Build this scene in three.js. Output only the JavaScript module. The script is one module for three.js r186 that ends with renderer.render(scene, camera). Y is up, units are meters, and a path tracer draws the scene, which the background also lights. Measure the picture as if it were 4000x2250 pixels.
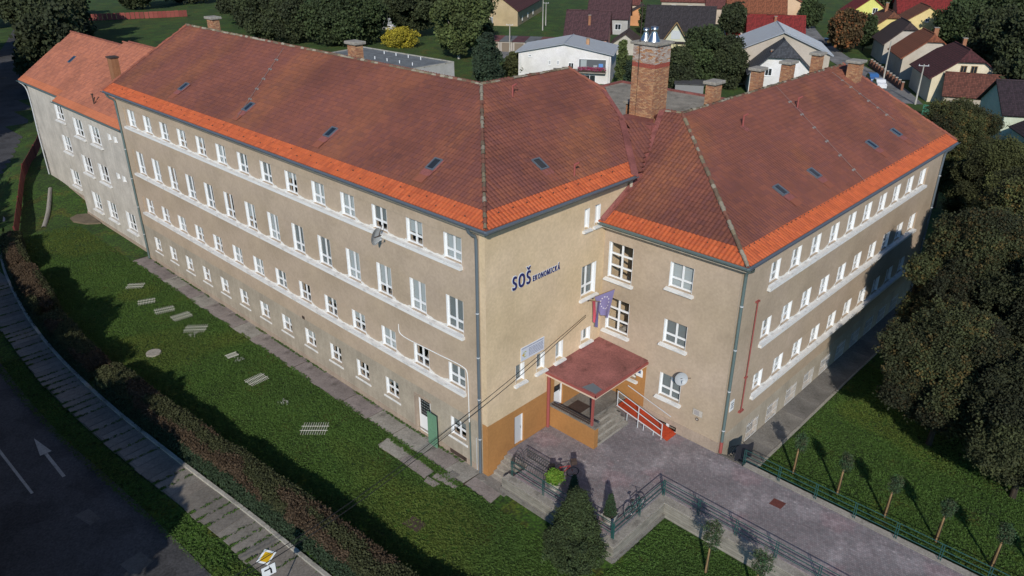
import * as THREE from 'three';
import { Sky } from 'three/addons/objects/Sky.js';
import { mergeGeometries } from 'three/addons/utils/BufferGeometryUtils.js';
import { FontLoader } from 'three/addons/loaders/FontLoader.js';
import { TextGeometry } from 'three/addons/geometries/TextGeometry.js';

// ------------------------------------------------------------------ camera, sky, sun, exposure
const scene = new THREE.Scene();
const camera = new THREE.PerspectiveCamera(40.847, 1024 / 576, 0.5, 3000);
camera.position.set(24.706, 29.077, 23.952);
camera.rotation.set(-0.4523, 0.7640, 0.0013, 'YXZ');
const CAM = camera.position;

const SUN = new THREE.Vector3(0.551, 0.485, 0.682).normalize();
const sky = new Sky();
sky.name = 'sky'; sky.userData = { kind: 'structure' };
sky.scale.setScalar(2000);
sky.material.uniforms.sunPosition.value.copy(SUN);
sky.material.uniforms.turbidity.value = 2.5;
sky.material.uniforms.rayleigh.value = 1.3;
sky.material.uniforms.mieCoefficient.value = 0.004;
scene.add(sky);
scene.environmentIntensity = 0.14;

const sun = new THREE.DirectionalLight(new THREE.Color().setRGB(1, 0.93, 0.82), 3.4);
sun.position.copy(SUN).multiplyScalar(200);
sun.castShadow = true;
sun.shadow.camera.left = sun.shadow.camera.bottom = -120;
sun.shadow.camera.right = sun.shadow.camera.top = 120;
sun.shadow.camera.far = 600; sun.shadow.mapSize.set(4096, 4096);
scene.add(sun);

const renderer = new THREE.WebGLRenderer({ antialias: true });
renderer.toneMapping = THREE.LinearToneMapping;
renderer.toneMappingExposure = 1.06;
renderer.shadowMap.enabled = true;
renderer.setSize(1024, 576);

// ------------------------------------------------------------------ helpers
function RNG(seed) { let a = seed >>> 0; return () => { a = (a + 0x6D2B79F5) | 0; let t = Math.imul(a ^ (a >>> 15), 1 | a); t = (t + Math.imul(t ^ (t >>> 7), 61 | t)) ^ t; return ((t ^ (t >>> 14)) >>> 0) / 4294967296; }; }
const V3 = (x, y, z) => new THREE.Vector3(x, y, z);
const lerp = (a, b, t) => a + (b - a) * t;
const clamp = (v, a = 0, b = 1) => Math.min(b, Math.max(a, v));
const sst = (a, b, x) => { const t = clamp((x - a) / (b - a)); return t * t * (3 - 2 * t); };
const used = {};
function numbered(n) { if (!(n in used)) { used[n] = 0; return n; } used[n]++; return n + '_' + String(used[n]).padStart(3, '0'); }
function tag(o, label, category, group, kind) { o.userData = { ...o.userData, label, category }; if (group) o.userData.group = group; if (kind) o.userData.kind = kind; return o; }
function thing(name, label, category, pos = [0, 0, 0], turn = 0, group) {
  const o = new THREE.Group(); o.name = numbered(name); scene.add(o); o.position.set(...pos); o.rotation.y = turn; return tag(o, label, category, group);
}
function mesh(name, geo, mat, parent) {
  const g = Array.isArray(geo) ? (geo.length > 1 ? mergeGeometries(geo.map(clean), false) : geo[0]) : geo;
  const m = new THREE.Mesh(g, mat); m.castShadow = m.receiveShadow = true; m.name = name; if (parent) parent.add(m); return m;
}
function top(name, geo, mat, label, category, group) { const m = mesh(numbered(name), geo, mat, scene); return tag(m, label, category, group); }
function struct(name, geo, mat) { const m = mesh(name, geo, mat, scene); m.userData.kind = 'structure'; return m; }
function group(name, parent) { const g = new THREE.Group(); g.name = name; parent.add(g); return g; }
function clean(g) {
  let h = g.index ? g.toNonIndexed() : g;
  for (const k of Object.keys(h.attributes)) if (!['position', 'normal', 'uv'].includes(k)) h.deleteAttribute(k);
  if (!h.attributes.uv) h.setAttribute('uv', new THREE.BufferAttribute(new Float32Array(h.attributes.position.count * 2), 2));
  h.morphAttributes = {}; h.clearGroups && h.clearGroups(); return h;
}
// box with uv in metres
function bx(x0, x1, y0, y1, z0, z1) {
  const g = new THREE.BoxGeometry(x1 - x0, y1 - y0, z1 - z0); g.translate((x0 + x1) / 2, (y0 + y1) / 2, (z0 + z1) / 2);
  return metreUV(g);
}
function metreUV(g0) {
  const g = g0.index ? g0.toNonIndexed() : g0; const p = g.attributes.position, n = g.attributes.normal, uv = new Float32Array(p.count * 2);
  for (let i = 0; i < p.count; i++) {
    const ax = Math.abs(n.getX(i)), ay = Math.abs(n.getY(i)), az = Math.abs(n.getZ(i));
    if (ay > ax && ay > az) { uv[2 * i] = p.getX(i); uv[2 * i + 1] = p.getZ(i); }
    else if (ax > az) { uv[2 * i] = p.getZ(i); uv[2 * i + 1] = p.getY(i); }
    else { uv[2 * i] = p.getX(i); uv[2 * i + 1] = p.getY(i); }
  }
  g.setAttribute('uv', new THREE.BufferAttribute(uv, 2)); return g;
}
function cyl(r0, r1, a, b, seg = 8) { // tapered rod from a to b
  const d = V3().subVectors(b, a), L = d.length(); const g = new THREE.CylinderGeometry(r1, r0, L, seg, 1); g.translate(0, L / 2, 0);
  g.applyQuaternion(new THREE.Quaternion().setFromUnitVectors(V3(0, 1, 0), d.normalize())); g.translate(a.x, a.y, a.z); return g;
}
function tube(pts, r, seg = 24, rs = 6) { return new THREE.TubeGeometry(new THREE.CatmullRomCurve3(pts), seg, r, rs, false); }
function newell(P) { const n = V3(0, 0, 0); for (let i = 0; i < P.length; i++) { const a = P[i], b = P[(i + 1) % P.length]; n.x += (a.y - b.y) * (a.z + b.z); n.y += (a.z - b.z) * (a.x + b.x); n.z += (a.x - b.x) * (a.y + b.y); } return n.normalize(); }
function planeBasis(P) { // U along the eave, V up the slope, N out (upwards)
  let N = newell(P); if (N.y < 0) N.negate();
  let Vv = V3(0, 1, 0).addScaledVector(N, -N.y); if (Vv.lengthSq() < 1e-6) Vv = V3(0, 0, -1); Vv.normalize();
  const U = V3().crossVectors(Vv, N).normalize(); let O = P[0]; for (const q of P) if (q.clone().sub(O).dot(Vv) < 0) O = q;
  return { N, V: Vv, U, O: O.clone(), to2: q => new THREE.Vector2(q.clone().sub(O).dot(U), q.clone().sub(O).dot(Vv)) };
}
// prism: planar polygon with thickness t going down along its normal
function slab(P, t) {
  const b = planeBasis(P); let q = P.map(b.to2); if (THREE.ShapeUtils.isClockWise(q)) q = q.slice().reverse();
  const g = new THREE.ExtrudeGeometry(new THREE.Shape(q), { depth: t, bevelEnabled: false, curveSegments: 1 });
  g.translate(0, 0, -t); g.applyMatrix4(new THREE.Matrix4().makeBasis(b.U, b.V, b.N).setPosition(b.O)); return g;
}
// flat horizontal sheet from an xz outline, thickness t below y
function sheet(xz, y, t = 0.05) { return slab(xz.map(([x, z]) => V3(x, y, z)), t); }
const frameOf = (o, u, n) => new THREE.Matrix4().makeBasis(V3(...u), V3(0, 1, 0), V3(...n)).setPosition(...o);
function wall(frame, outline, holes, z0, z1) {
  const s = new THREE.Shape(outline.map(a => new THREE.Vector2(...a)));
  for (const [a, b, c, d] of holes) s.holes.push(new THREE.Path([[a, c], [a, d], [b, d], [b, c]].map(q => new THREE.Vector2(...q))));
  const g = new THREE.ExtrudeGeometry(s, { depth: z1 - z0, bevelEnabled: false }); g.translate(0, 0, z0); return g.applyMatrix4(frame);
}
const rectO = (a, b, c, d) => [[a, c], [b, c], [b, d], [a, d]];

// ------------------------------------------------------------------ textures and materials
const PERM = (() => { const r = RNG(7), p = []; for (let i = 0; i < 4096; i++) p.push(r()); return p; })();
function vn(x, y, per) { const xi = Math.floor(x), yi = Math.floor(y), fx = x - xi, fy = y - yi, sx = fx * fx * (3 - 2 * fx), sy = fy * fy * (3 - 2 * fy); const m = a => ((a % per) + per) % per; const h = (a, b) => PERM[(m(a) * 57 + m(b) * 113 + per * 17) & 4095]; return lerp(lerp(h(xi, yi), h(xi + 1, yi), sx), lerp(h(xi, yi + 1), h(xi + 1, yi + 1), sx), sy); }
function fbm(u, v, per, oct) { let s = 0, a = 0.5, t = 0; for (let i = 0; i < oct; i++) { s += a * vn(u * per, v * per, per); t += a; a *= 0.55; per *= 2; } return s / t; }
const noise2 = (x, z, sc) => vn(x / sc + 300, z / sc + 300, 4096);
function tex(size, fn, metres, srgb = true) {
  const d = new Uint8Array(size * size * 4);
  for (let j = 0; j < size; j++) for (let i = 0; i < size; i++) { const c = fn(i / size, j / size); const k = (j * size + i) * 4; d[k] = clamp(c[0], 0, 255); d[k + 1] = clamp(c[1], 0, 255); d[k + 2] = clamp(c[2], 0, 255); d[k + 3] = 255; }
  const t = new THREE.DataTexture(d, size, size); t.wrapS = t.wrapT = THREE.RepeatWrapping; t.magFilter = THREE.LinearFilter; t.minFilter = THREE.LinearMipmapLinearFilter; t.generateMipmaps = true;
  if (srgb) t.colorSpace = THREE.SRGBColorSpace; t.repeat.set(1 / metres, 1 / metres); t.needsUpdate = true; return t;
}
const R0 = RNG(11);
const grey = v => [v, v, v];
const stuccoMap = tex(512, (u, v) => { const n = fbm(u, v, 4, 6), m = fbm(u + .3, v + .7, 2, 3), f = fbm(u, v, 64, 2); const k = 212 + (n - .5) * 34 + (m - .5) * 30 + (f - .5) * 18; return [k + 3, k, k - 4 + (m - .5) * 14]; }, 7);
const stuccoBump = tex(256, (u, v) => grey(255 * (fbm(u, v, 32, 3))), 1.2, false);
const streakMap = tex(512, (u, v) => { const s = fbm(u, v * .12, 40, 3), n = fbm(u, v, 5, 5), f = fbm(u, v, 80, 1); const k = 210 + (s - .5) * 26 + (n - .5) * 46 + (f - .5) * 14; return [k, k - 1, k - 5]; }, 6);
const grassMap = tex(1024, (u, v) => { const n = fbm(u, v, 6, 5), m = fbm(u + .5, v + .2, 3, 3), f = fbm(u, v, 128, 2), d = sst(.55, .72, fbm(u + .1, v + .9, 9, 4)); const k = 150 + (n - .5) * 90 + (f - .5) * 150; return [k * (.86 + .26 * m + .3 * d), k * (1.06 + .06 * m), k * (.66 + .2 * m)]; }, 14);
const dirtMap = tex(256, (u, v) => { const n = fbm(u, v, 4, 5), s = sst(.56, .74, fbm(u + .2, v + .5, 6, 4)); const k = 244 + (n - .5) * 20 - s * 26; return [k, k - 1, k - 4]; }, 3);
const concMap = tex(512, (u, v) => { const n = fbm(u, v, 5, 6), f = fbm(u, v, 90, 2), s = sst(.58, .75, fbm(u + .4, v, 8, 4)); const k = 196 + (n - .5) * 80 + (f - .5) * 55 - s * 34; return [k, k - 2, k - 7]; }, 5);
const asphMap = tex(512, (u, v) => { const n = fbm(u, v, 4, 5), f = fbm(u, v, 128, 1), p = sst(.6, .68, fbm(u + .7, v + .1, 4, 3)); const k = 190 + (n - .5) * 70 + (f - .5) * 60 - p * 24; return [k, k, k + 4]; }, 9);
const barkMap = tex(256, (u, v) => { const k = 170 + (fbm(u, v * .2, 24, 4) - .5) * 170; return [k, k - 4, k - 10]; }, 1);
// small concrete setts of the yard: about 11 cm, arcs too fine to tell apart at this distance
const settMap = tex(1024, (u, v) => {
  const N = 44, row = Math.floor(v * N), uu = (u + 0.5 * (row % 2) / N + 1) % 1, col = Math.floor(uu * N), fx = uu * N - col, fy = v * N - row;
  const h = PERM[(col * 131 + row * 57) & 4095], h2 = PERM[(col * 17 + row * 311 + 99) & 4095], e = Math.min(Math.min(fx, 1 - fx), Math.min(fy, 1 - fy));
  const n = fbm(u, v, 4, 5), red = sst(.5, .66, fbm(u + .2, v + .6, 3, 4)); let k = 194 + (h - .5) * 30 + (n - .5) * 50; if (e < .09) k -= 26; if (h2 > .988) k += 34;
  const pale = sst(.6, .75, fbm(u + .8, v + .33, 5, 4)) * 22; return [k + pale + red * 9 + (h2 - .5) * 8, k + pale - 3 - red * 2, k + pale + 2 - red];
}, 5);
const settBump = tex(512, (u, v) => { const N = 44, row = Math.floor(v * N), uu = (u + 0.5 * (row % 2) / N + 1) % 1, fx = uu * N - Math.floor(uu * N), fy = v * N - row; const e = Math.min(Math.min(fx, 1 - fx), Math.min(fy, 1 - fy)); return grey(clamp(e * 8) * 220); }, 5, false);
const boardMap = tex(512, (u, v) => { const b = Math.floor(v * 24), f = v * 24 - b; const n = fbm(u * .5, v, 20, 4), m = fbm(u, v, 5, 5); let k = 190 + (PERM[b * 7 + 3] - .5) * 40 + (n - .5) * 60 + (m - .5) * 60; if (f < .1) k -= 38; return [k, k - 2, k - 7]; }, 3.6);
const tileMap = tex(256, (u, v) => { const r = Math.floor(v * 6), c = Math.floor(u * 8 + 0), fy = v * 6 - r, fx = u * 8 - c; let k = 200 + (PERM[(r * 31 + c * 7) & 4095] - .5) * 56; if (fy < .14) k -= 70; if (fx < .16) k -= 30; return grey(k); }, 2);
const tileBump = tex(256, (u, v) => { const r = Math.floor(v * 6), fy = v * 6 - r, fx = u * 8 - Math.floor(u * 8); return grey(255 * (1 - fy) * .6 + 100 * Math.sin(fx * Math.PI)); }, 2, false);
const lin = c => Array.isArray(c) ? new THREE.Color().setRGB(...c) : new THREE.Color(c);
function mat(color, o = {}) { return new THREE.MeshStandardMaterial({ color: lin(color), roughness: .9, metalness: 0, ...o }); }
const T = t => ({ map: t });
const M = {
  tan: mat([.60, .485, .368], { map: stuccoMap, bumpMap: stuccoBump, bumpScale: .0015 }),
  tanLow: mat([.555, .485, .40], { map: streakMap, bumpMap: stuccoBump, bumpScale: .002 }),
  plinth: mat([.54, .43, .35], { map: streakMap, bumpMap: stuccoBump, bumpScale: .008 }),
  yellow: mat([.86, .68, .455], { map: stuccoMap, bumpMap: stuccoBump, bumpScale: .001 }),
  orange: mat([.56, .275, .09], { map: stuccoMap, bumpMap: stuccoBump, bumpScale: .001 }),
  annex: mat([.74, .69, .635], { map: streakMap, bumpMap: stuccoBump, bumpScale: .0015 }),
  white: mat([.78, .79, .80], { roughness: .45 }),
  ledge: mat([.80, .80, .80], { map: dirtMap, roughness: .8 }), smear: mat([.74, .72, .69], { map: dirtMap, roughness: .95 }),
  blind: mat([.33, .37, .38], { roughness: .8 }), blind2: mat([.14, .165, .17], { roughness: .8 }), blindY: mat([.42, .36, .10]),
  inside: mat([.30, .28, .25]),
  glass: new THREE.MeshPhysicalMaterial({ color: 0xffffff, roughness: .04, metalness: 0, transmission: 1, thickness: 0, ior: 1.5 }),
  darkglass: new THREE.MeshPhysicalMaterial({ color: lin([.02, .025, .03]), roughness: .06, metalness: 0, clearcoat: 1, clearcoatRoughness: .03 }),
  zinc: mat([.20, .245, .29], { roughness: .42, metalness: .55 }),
  zincG: mat([.16, .22, .22], { roughness: .45, metalness: .4 }),
  steel: mat([.60, .60, .60], { roughness: .32, metalness: 1 }),
  redpaint: mat([.30, .075, .065], { roughness: .6 }),
  pinkmetal: mat([.42, .145, .13], { roughness: .6, map: concMap }),
  canopy: mat([.46, .175, .165], { map: concMap, roughness: .75 }),
  greypaint: mat([.50, .52, .54], { roughness: .5 }),
  rampred: mat([.62, .07, .018], { map: concMap, roughness: .75 }),
  green: mat([.018, .075, .07], { roughness: .5 }),
  greendoor: mat([.20, .40, .27], { map: stuccoMap, roughness: .6 }),
  conc: mat([.50, .47, .43], { map: concMap, bumpMap: stuccoBump, bumpScale: .004 }),
  concD: mat([.34, .32, .30], { map: concMap, bumpMap: stuccoBump, bumpScale: .004 }),
  concL: mat([.66, .64, .60], { map: concMap }),
  board: mat([.54, .51, .46], { map: boardMap, bumpMap: boardMap, bumpScale: .015 }),
  sett: mat([.41, .375, .368], { map: settMap, bumpMap: settBump, bumpScale: .003 }),
  asphalt: mat([.115, .115, .12], { map: asphMap, bumpMap: stuccoBump, bumpScale: .004 }),
  street: mat([.36, .36, .35], { map: asphMap }),
  paint: mat([.62, .62, .62], { map: concMap, roughness: .7 }),
  mortar: mat([.62, .55, .46], { map: concMap }),
  black: mat([.012, .012, .014], { roughness: .5 }), rubber: mat([.02, .02, .022], { roughness: .8 }),
  wood: mat([.62, .42, .21], { map: barkMap }), bark: mat([.09, .07, .05], { map: barkMap, bumpMap: barkMap, bumpScale: .02 }),
  latticePale: mat([.56, .56, .48], { roughness: .6 }),
  soil: mat([.09, .07, .05], { map: concMap }),
  iron: mat([.10, .065, .055], { map: concMap, roughness: .8 }),
  bikeRed: mat([.30, .02, .02], { roughness: .35 }), bikeGreen: mat([.01, .07, .06], { roughness: .35 }),
  rack: mat([.045, .055, .055], { roughness: .5 }), holder: mat([.26, .25, .24]), cloth: mat([.012, .013, .02], { roughness: .95 }),
};
// colour families of the clay tiles (weathered, each tile takes one)
const oldTile = [[.176, .059, .042], [.190, .063, .043], [.166, .057, .045], [.204, .068, .043], [.156, .053, .041], [.218, .072, .042]].map(c => c);
const newTile = [[.48, .105, .036], [.52, .118, .040], [.44, .095, .034], [.50, .110, .034]];
const annexTile = [[.36, .128, .076], [.335, .118, .070], [.39, .138, .078], [.30, .108, .068]];
const tileMat = {}; const matFor = c => tileMat[c.join()] || (tileMat[c.join()] = mat(c, { roughness: .85 }));
const vcol = mat([1, 1, 1], { vertexColors: true, roughness: .85 });

// ------------------------------------------------------------------ roof tiles as real pieces
function tileTemplate(w, l) {
  const L = l * 1.1, prof = [[0, .004], [.2 * w, .044], [.5 * w, .05], [.72 * w, .012], [w, .004]], lift = .03, P = [], Nn = [];
  const tri = (a, b, c) => { const n = V3().crossVectors(V3(b[0] - a[0], b[1] - a[1], b[2] - a[2]), V3(c[0] - a[0], c[1] - a[1], c[2] - a[2])).normalize(); for (const q of [a, b, c]) { P.push(...q); Nn.push(n.x, n.y, n.z); } };
  for (let i = 0; i < 4; i++) {
    const [x0, h0] = prof[i], [x1, h1] = prof[i + 1];
    const a = [x0, 0, h0 + lift], b = [x1, 0, h1 + lift], c = [x1, L, h1], d = [x0, L, h0];
    tri(a, b, c); tri(a, c, d); const e = [x0, 0, -.02], f = [x1, 0, -.02]; tri(e, f, b); tri(e, b, a);
  }
  const g = new THREE.BufferGeometry(); g.setAttribute('position', new THREE.Float32BufferAttribute(P, 3)); g.setAttribute('normal', new THREE.Float32BufferAttribute(Nn, 3));
  return g;
}
function inPoly(x, y, q) { let c = false; for (let i = 0, j = q.length - 1; i < q.length; j = i++) if ((q[i].y > y) !== (q[j].y > y) && x < (q[j].x - q[i].x) * (y - q[i].y) / (q[j].y - q[i].y) + q[i].x) c = !c; return c; }
function tileField(P, w, l, colorOf, out, skip = []) {
  const b = planeBasis(P), q = P.map(b.to2); let u0 = 1e9, u1 = -1e9, v1 = 0; for (const a of q) { u0 = Math.min(u0, a.x); u1 = Math.max(u1, a.x); v1 = Math.max(v1, a.y); }
  for (let r = 0; r * l < v1; r++) for (let u = u0; u < u1; u += w) {
    const cx = u + w / 2, cy = r * l + l / 2; if (!inPoly(cx, cy, q)) continue;
    const pos = b.O.clone().addScaledVector(b.U, u).addScaledVector(b.V, r * l).addScaledVector(b.N, .012);
    if (skip.some(s => Math.abs(cx - s[0]) < s[2] && Math.abs(cy - s[1]) < s[3])) continue;
    out.push({ pos, b, c: colorOf(r, cx, cy, pos) });
  }
  return b;
}
function mergeTiles(list, tpl) {
  const tp = tpl.attributes.position.array, tn = tpl.attributes.normal.array, n = tp.length / 3, P = new Float32Array(list.length * n * 3), N = new Float32Array(P.length), C = new Float32Array(P.length);
  let k = 0; for (const t of list) { const { U, V, N: W } = t.b; for (let i = 0; i < n; i++) { const x = tp[3 * i], y = tp[3 * i + 1], z = tp[3 * i + 2], a = tn[3 * i], b = tn[3 * i + 1], c = tn[3 * i + 2];
    P[k] = t.pos.x + U.x * x + V.x * y + W.x * z; P[k + 1] = t.pos.y + U.y * x + V.y * y + W.y * z; P[k + 2] = t.pos.z + U.z * x + V.z * y + W.z * z;
    N[k] = U.x * a + V.x * b + W.x * c; N[k + 1] = U.y * a + V.y * b + W.y * c; N[k + 2] = U.z * a + V.z * b + W.z * c; C[k] = t.c[0]; C[k + 1] = t.c[1]; C[k + 2] = t.c[2]; k += 3; } }
  const g = new THREE.BufferGeometry(); g.setAttribute('position', new THREE.BufferAttribute(P, 3)); g.setAttribute('normal', new THREE.BufferAttribute(N, 3)); g.setAttribute('color', new THREE.BufferAttribute(C, 3)); return g;
}
const ridgeGeo = (() => { const g = new THREE.CylinderGeometry(.118, .09, .40, 7, 1, true, -Math.PI / 2, Math.PI); g.rotateX(-Math.PI / 2); return g; })(); // axis z, arch up after turning
const ridgeMats = [[.44, .39, .31], [.28, .23, .16], [.52, .46, .37], [.33, .14, .10], [.24, .17, .12], [.36, .30, .20], [.30, .13, .09]].map(c => mat(c, { map: concMap, roughness: .95 }));
const redRidge = [[.26, .085, .055], [.22, .075, .05], [.30, .10, .06]].map(c => mat(c, { roughness: .9 }));
function ridge(parent, a, b, mats, seed, step = .38) {
  const r = RNG(seed), d = V3().subVectors(b, a), L = d.length(); d.normalize(); const side = V3().crossVectors(V3(0, 1, 0), d).normalize(), up = V3().crossVectors(d, side).normalize();
  const n = Math.floor(L / step);
  for (let i = 0; i <= n; i++) { const m = mesh('ridge_tile', ridgeGeo, mats[Math.floor(r() * mats.length)], parent); const q = V3().copy(a).addScaledVector(d, Math.min(L, i * step + .1)).addScaledVector(up, .03 + (r() - .5) * .02);
    const X = side.clone(), Y = up.clone(), Z = d.clone(); m.matrix.makeBasis(X, Y, Z).setPosition(q); m.matrix.decompose(m.position, m.quaternion, m.scale); m.rotateY((r() - .5) * .16); m.scale.set(.85 + r() * .3, .75 + r() * .5, 1); }
}

// ------------------------------------------------------------------ windows
const geoCache = {};
function winGeo(w, h, cols, rows) { // cols: count; rows: fractions of transoms from the bottom
  const key = [w.toFixed(2), h.toFixed(2), cols, rows.join('/')].join('|'); if (geoCache[key]) return geoCache[key];
  const f = .085, m = .11, z0 = -.07, z1 = 0, bars = [bx(0, f, 0, h, z0, z1), bx(w - f, w, 0, h, z0, z1), bx(f, w - f, 0, f, z0, z1 - .002), bx(f, w - f, h - f, h, z0, z1 - .002)];
  const xs = [f]; for (let i = 1; i < cols; i++) { const c = w * i / cols; bars.push(bx(c - m / 2, c + m / 2, f, h - f, z0, z1 - .004)); xs.push(c - m / 2, c + m / 2); } xs.push(w - f);
  const ys = [f]; for (const t of rows) { const c = h * t; ys.push(c - m / 2, c + m / 2); } ys.push(h - f);
  for (let j = 0; j < cols; j++) for (let i = 0; i < rows.length; i++) bars.push(bx(xs[2 * j], xs[2 * j + 1], ys[2 * i + 1], ys[2 * i + 2], z0, z1 - .006));
  const panes = []; for (let j = 0; j < cols; j++) for (let i = 0; i <= rows.length; i++) { const g = new THREE.PlaneGeometry(xs[2 * j + 1] - xs[2 * j], ys[2 * i + 1] - ys[2 * i]); g.translate((xs[2 * j] + xs[2 * j + 1]) / 2, (ys[2 * i] + ys[2 * i + 1]) / 2, -.035); panes.push(g); }
  return geoCache[key] = { frame: mergeGeometries(bars.map(clean)), panes, sill: (() => { const s = new THREE.Shape([[-.02, -.2], [-.02, .0], [.30, -.07], [.40, -.09], [.40, -.17], [.3, -.2]].map(q => new THREE.Vector2(...q))); const g = new THREE.ExtrudeGeometry(s, { depth: w + .3, bevelEnabled: false }); g.rotateY(-Math.PI / 2); g.translate(w + .15, 0, 0); return clean(g.scale(1, 1, 1)); })() };
}
const rw = RNG(21);
function addWindow(parent, fr, s, y, w, h, cols, rows, o = {}) {
  const g = group('window', parent); const G = winGeo(w, h, cols, rows), back = o.back ?? .16;
  g.applyMatrix4(fr.clone().multiply(new THREE.Matrix4().makeTranslation(s, y, (o.plane ?? 0) - back)));
  mesh('frame', G.frame, M.white, g);
  G.panes.forEach((p, i) => { const m = mesh('pane', p, M.glass, g); if (o.tilt && i % (rows.length + 1) === 0 && rw() < .6) { m.rotation.x = .12; m.position.set(0, .01, .0); } });
  if (o.sill !== false) { const sl = mesh('sill', G.sill, M.ledge, g); sl.scale.z = o.sillDepth ?? 1; }
  for (const [k, a] of [[0, .001], [1, w - .022]]) mesh('reveal', geoCache['rv' + w.toFixed(2) + h.toFixed(2) + back + k] ||= bx(a, a + .021, .0, h - .001, 0, back + .004), M.white, g);
  const k = o.blind ?? rw(); if (k < .88) { const cover = k < .62 ? 1 : .35 + rw() * .4; const gg = geoCache['b' + w.toFixed(2) + h.toFixed(2) + cover.toFixed(1)] ||= bx(.03, w - .03, h * (1 - Math.round(cover * 10) / 10), h - .02, -.16, -.14); mesh('blind', gg, rw() < .55 ? M.blind : M.blind2, g); }
  return g;
}

// ------------------------------------------------------------------ ground and terrain
function smoothLine(pts, n) { const c = new THREE.CatmullRomCurve3(pts.map(([x, z]) => V3(x, 0, z)), false, 'centripetal'); return c.getSpacedPoints(n).map(p => [p.x, p.z]); }
const roadEdge = smoothLine([[60, 11], [30, 12.6], [8, 13.9], [-5, 14.1], [-15, 14.6], [-21, 15.1], [-30, 15.2], [-42, 14.6], [-54, 12], [-66, 8], [-78, 3.2], [-92, -2.6], [-107, -8.6], [-125, -14.6], [-160, -27], [-200, -42], [-280, -70], [-380, -104]], 120);
const walkLine = smoothLine([[10, 9.6], [4, 10.1], [-0.7, 10.45], [-6.5, 10.8], [-15, 11.5], [-24.5, 12.05], [-35.6, 11.95], [-47, 10.75], [-54, 9.5], [-62, 7.1], [-67, 5.6]], 104);
const lineZ = (L, x) => { for (let i = 0; i < L.length - 1; i++) if ((L[i][0] - x) * (L[i + 1][0] - x) <= 0) return lerp(L[i][1], L[i + 1][1], (x - L[i][0]) / (L[i + 1][0] - L[i][0] || 1)); return x > L[0][0] ? L[0][1] : L[L.length - 1][1]; };
function gh(x, z) {
  let h = .58; h = lerp(h, .40, sst(8.8, 11, z)); h = lerp(h, .22, sst(12.6, 14.2, z));
  h = lerp(h, .3, sst(-5, -9, z) * sst(-2, 9, x)); h = lerp(h, .35, sst(-12, -30, z)); h = lerp(h, 0, sst(-45, -62, z)); h = lerp(h, .3, sst(-100, -130, x));
  h += 1.0 * sst(-58, -72, x) * sst(-16, -6, z) * (x < -55 ? sst(.8, 4.5, lineZ(walkLine, x) - z) : 1) * (1 - sst(-80, -90, x));
  if (x < 30) h = lerp(h, .2, sst(-1.2, -.1, z - lineZ(roadEdge, x)));
  return h;
}
{
  const xs = [], zs = []; const add = (arr, a, b, st) => { for (let v = a; v < b - 1e-6; v += st) arr.push(v); };
  add(xs, -1500, -300, 100); add(xs, -300, -100, 10); add(xs, -100, 40, 1.5); add(xs, 40, 200, 16); add(xs, 200, 1600, 140);
  add(zs, -1600, -300, 100); add(zs, -300, -70, 10); add(zs, -70, -20, 2.5); add(zs, -20, 30, 1); add(zs, 30, 200, 17); add(zs, 200, 1000, 100);
  const P = [], C = [], UV = [], I = [];
  for (const z of zs) for (const x of xs) { P.push(x, gh(x, z), z); UV.push(x, z); const n = noise2(x, z, 9), m = noise2(x, z, 31), far = sst(70, 140, Math.hypot(x, z)); const dry = clamp((m - .45) * 1.6); C.push(lerp(1, 1.0 + dry * .5, far) * (.88 + n * .24), lerp(1, 1.05, far) * (.92 + n * .16), lerp(1, .8, far) * (.9 + n * .2)); }
  const W = xs.length; for (let j = 0; j < zs.length - 1; j++) for (let i = 0; i < W - 1; i++) { const a = j * W + i; I.push(a, a + W, a + 1, a + 1, a + W, a + W + 1); }
  const g = new THREE.BufferGeometry(); g.setAttribute('position', new THREE.Float32BufferAttribute(P, 3)); g.setAttribute('uv', new THREE.Float32BufferAttribute(UV, 2)); g.setAttribute('color', new THREE.Float32BufferAttribute(C, 3)); g.setIndex(I); g.computeVertexNormals();
  struct('ground', g, mat([.086, .165, .026], { map: grassMap, vertexColors: true, roughness: 1, bumpMap: grassMap, bumpScale: .03 }));
}
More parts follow.
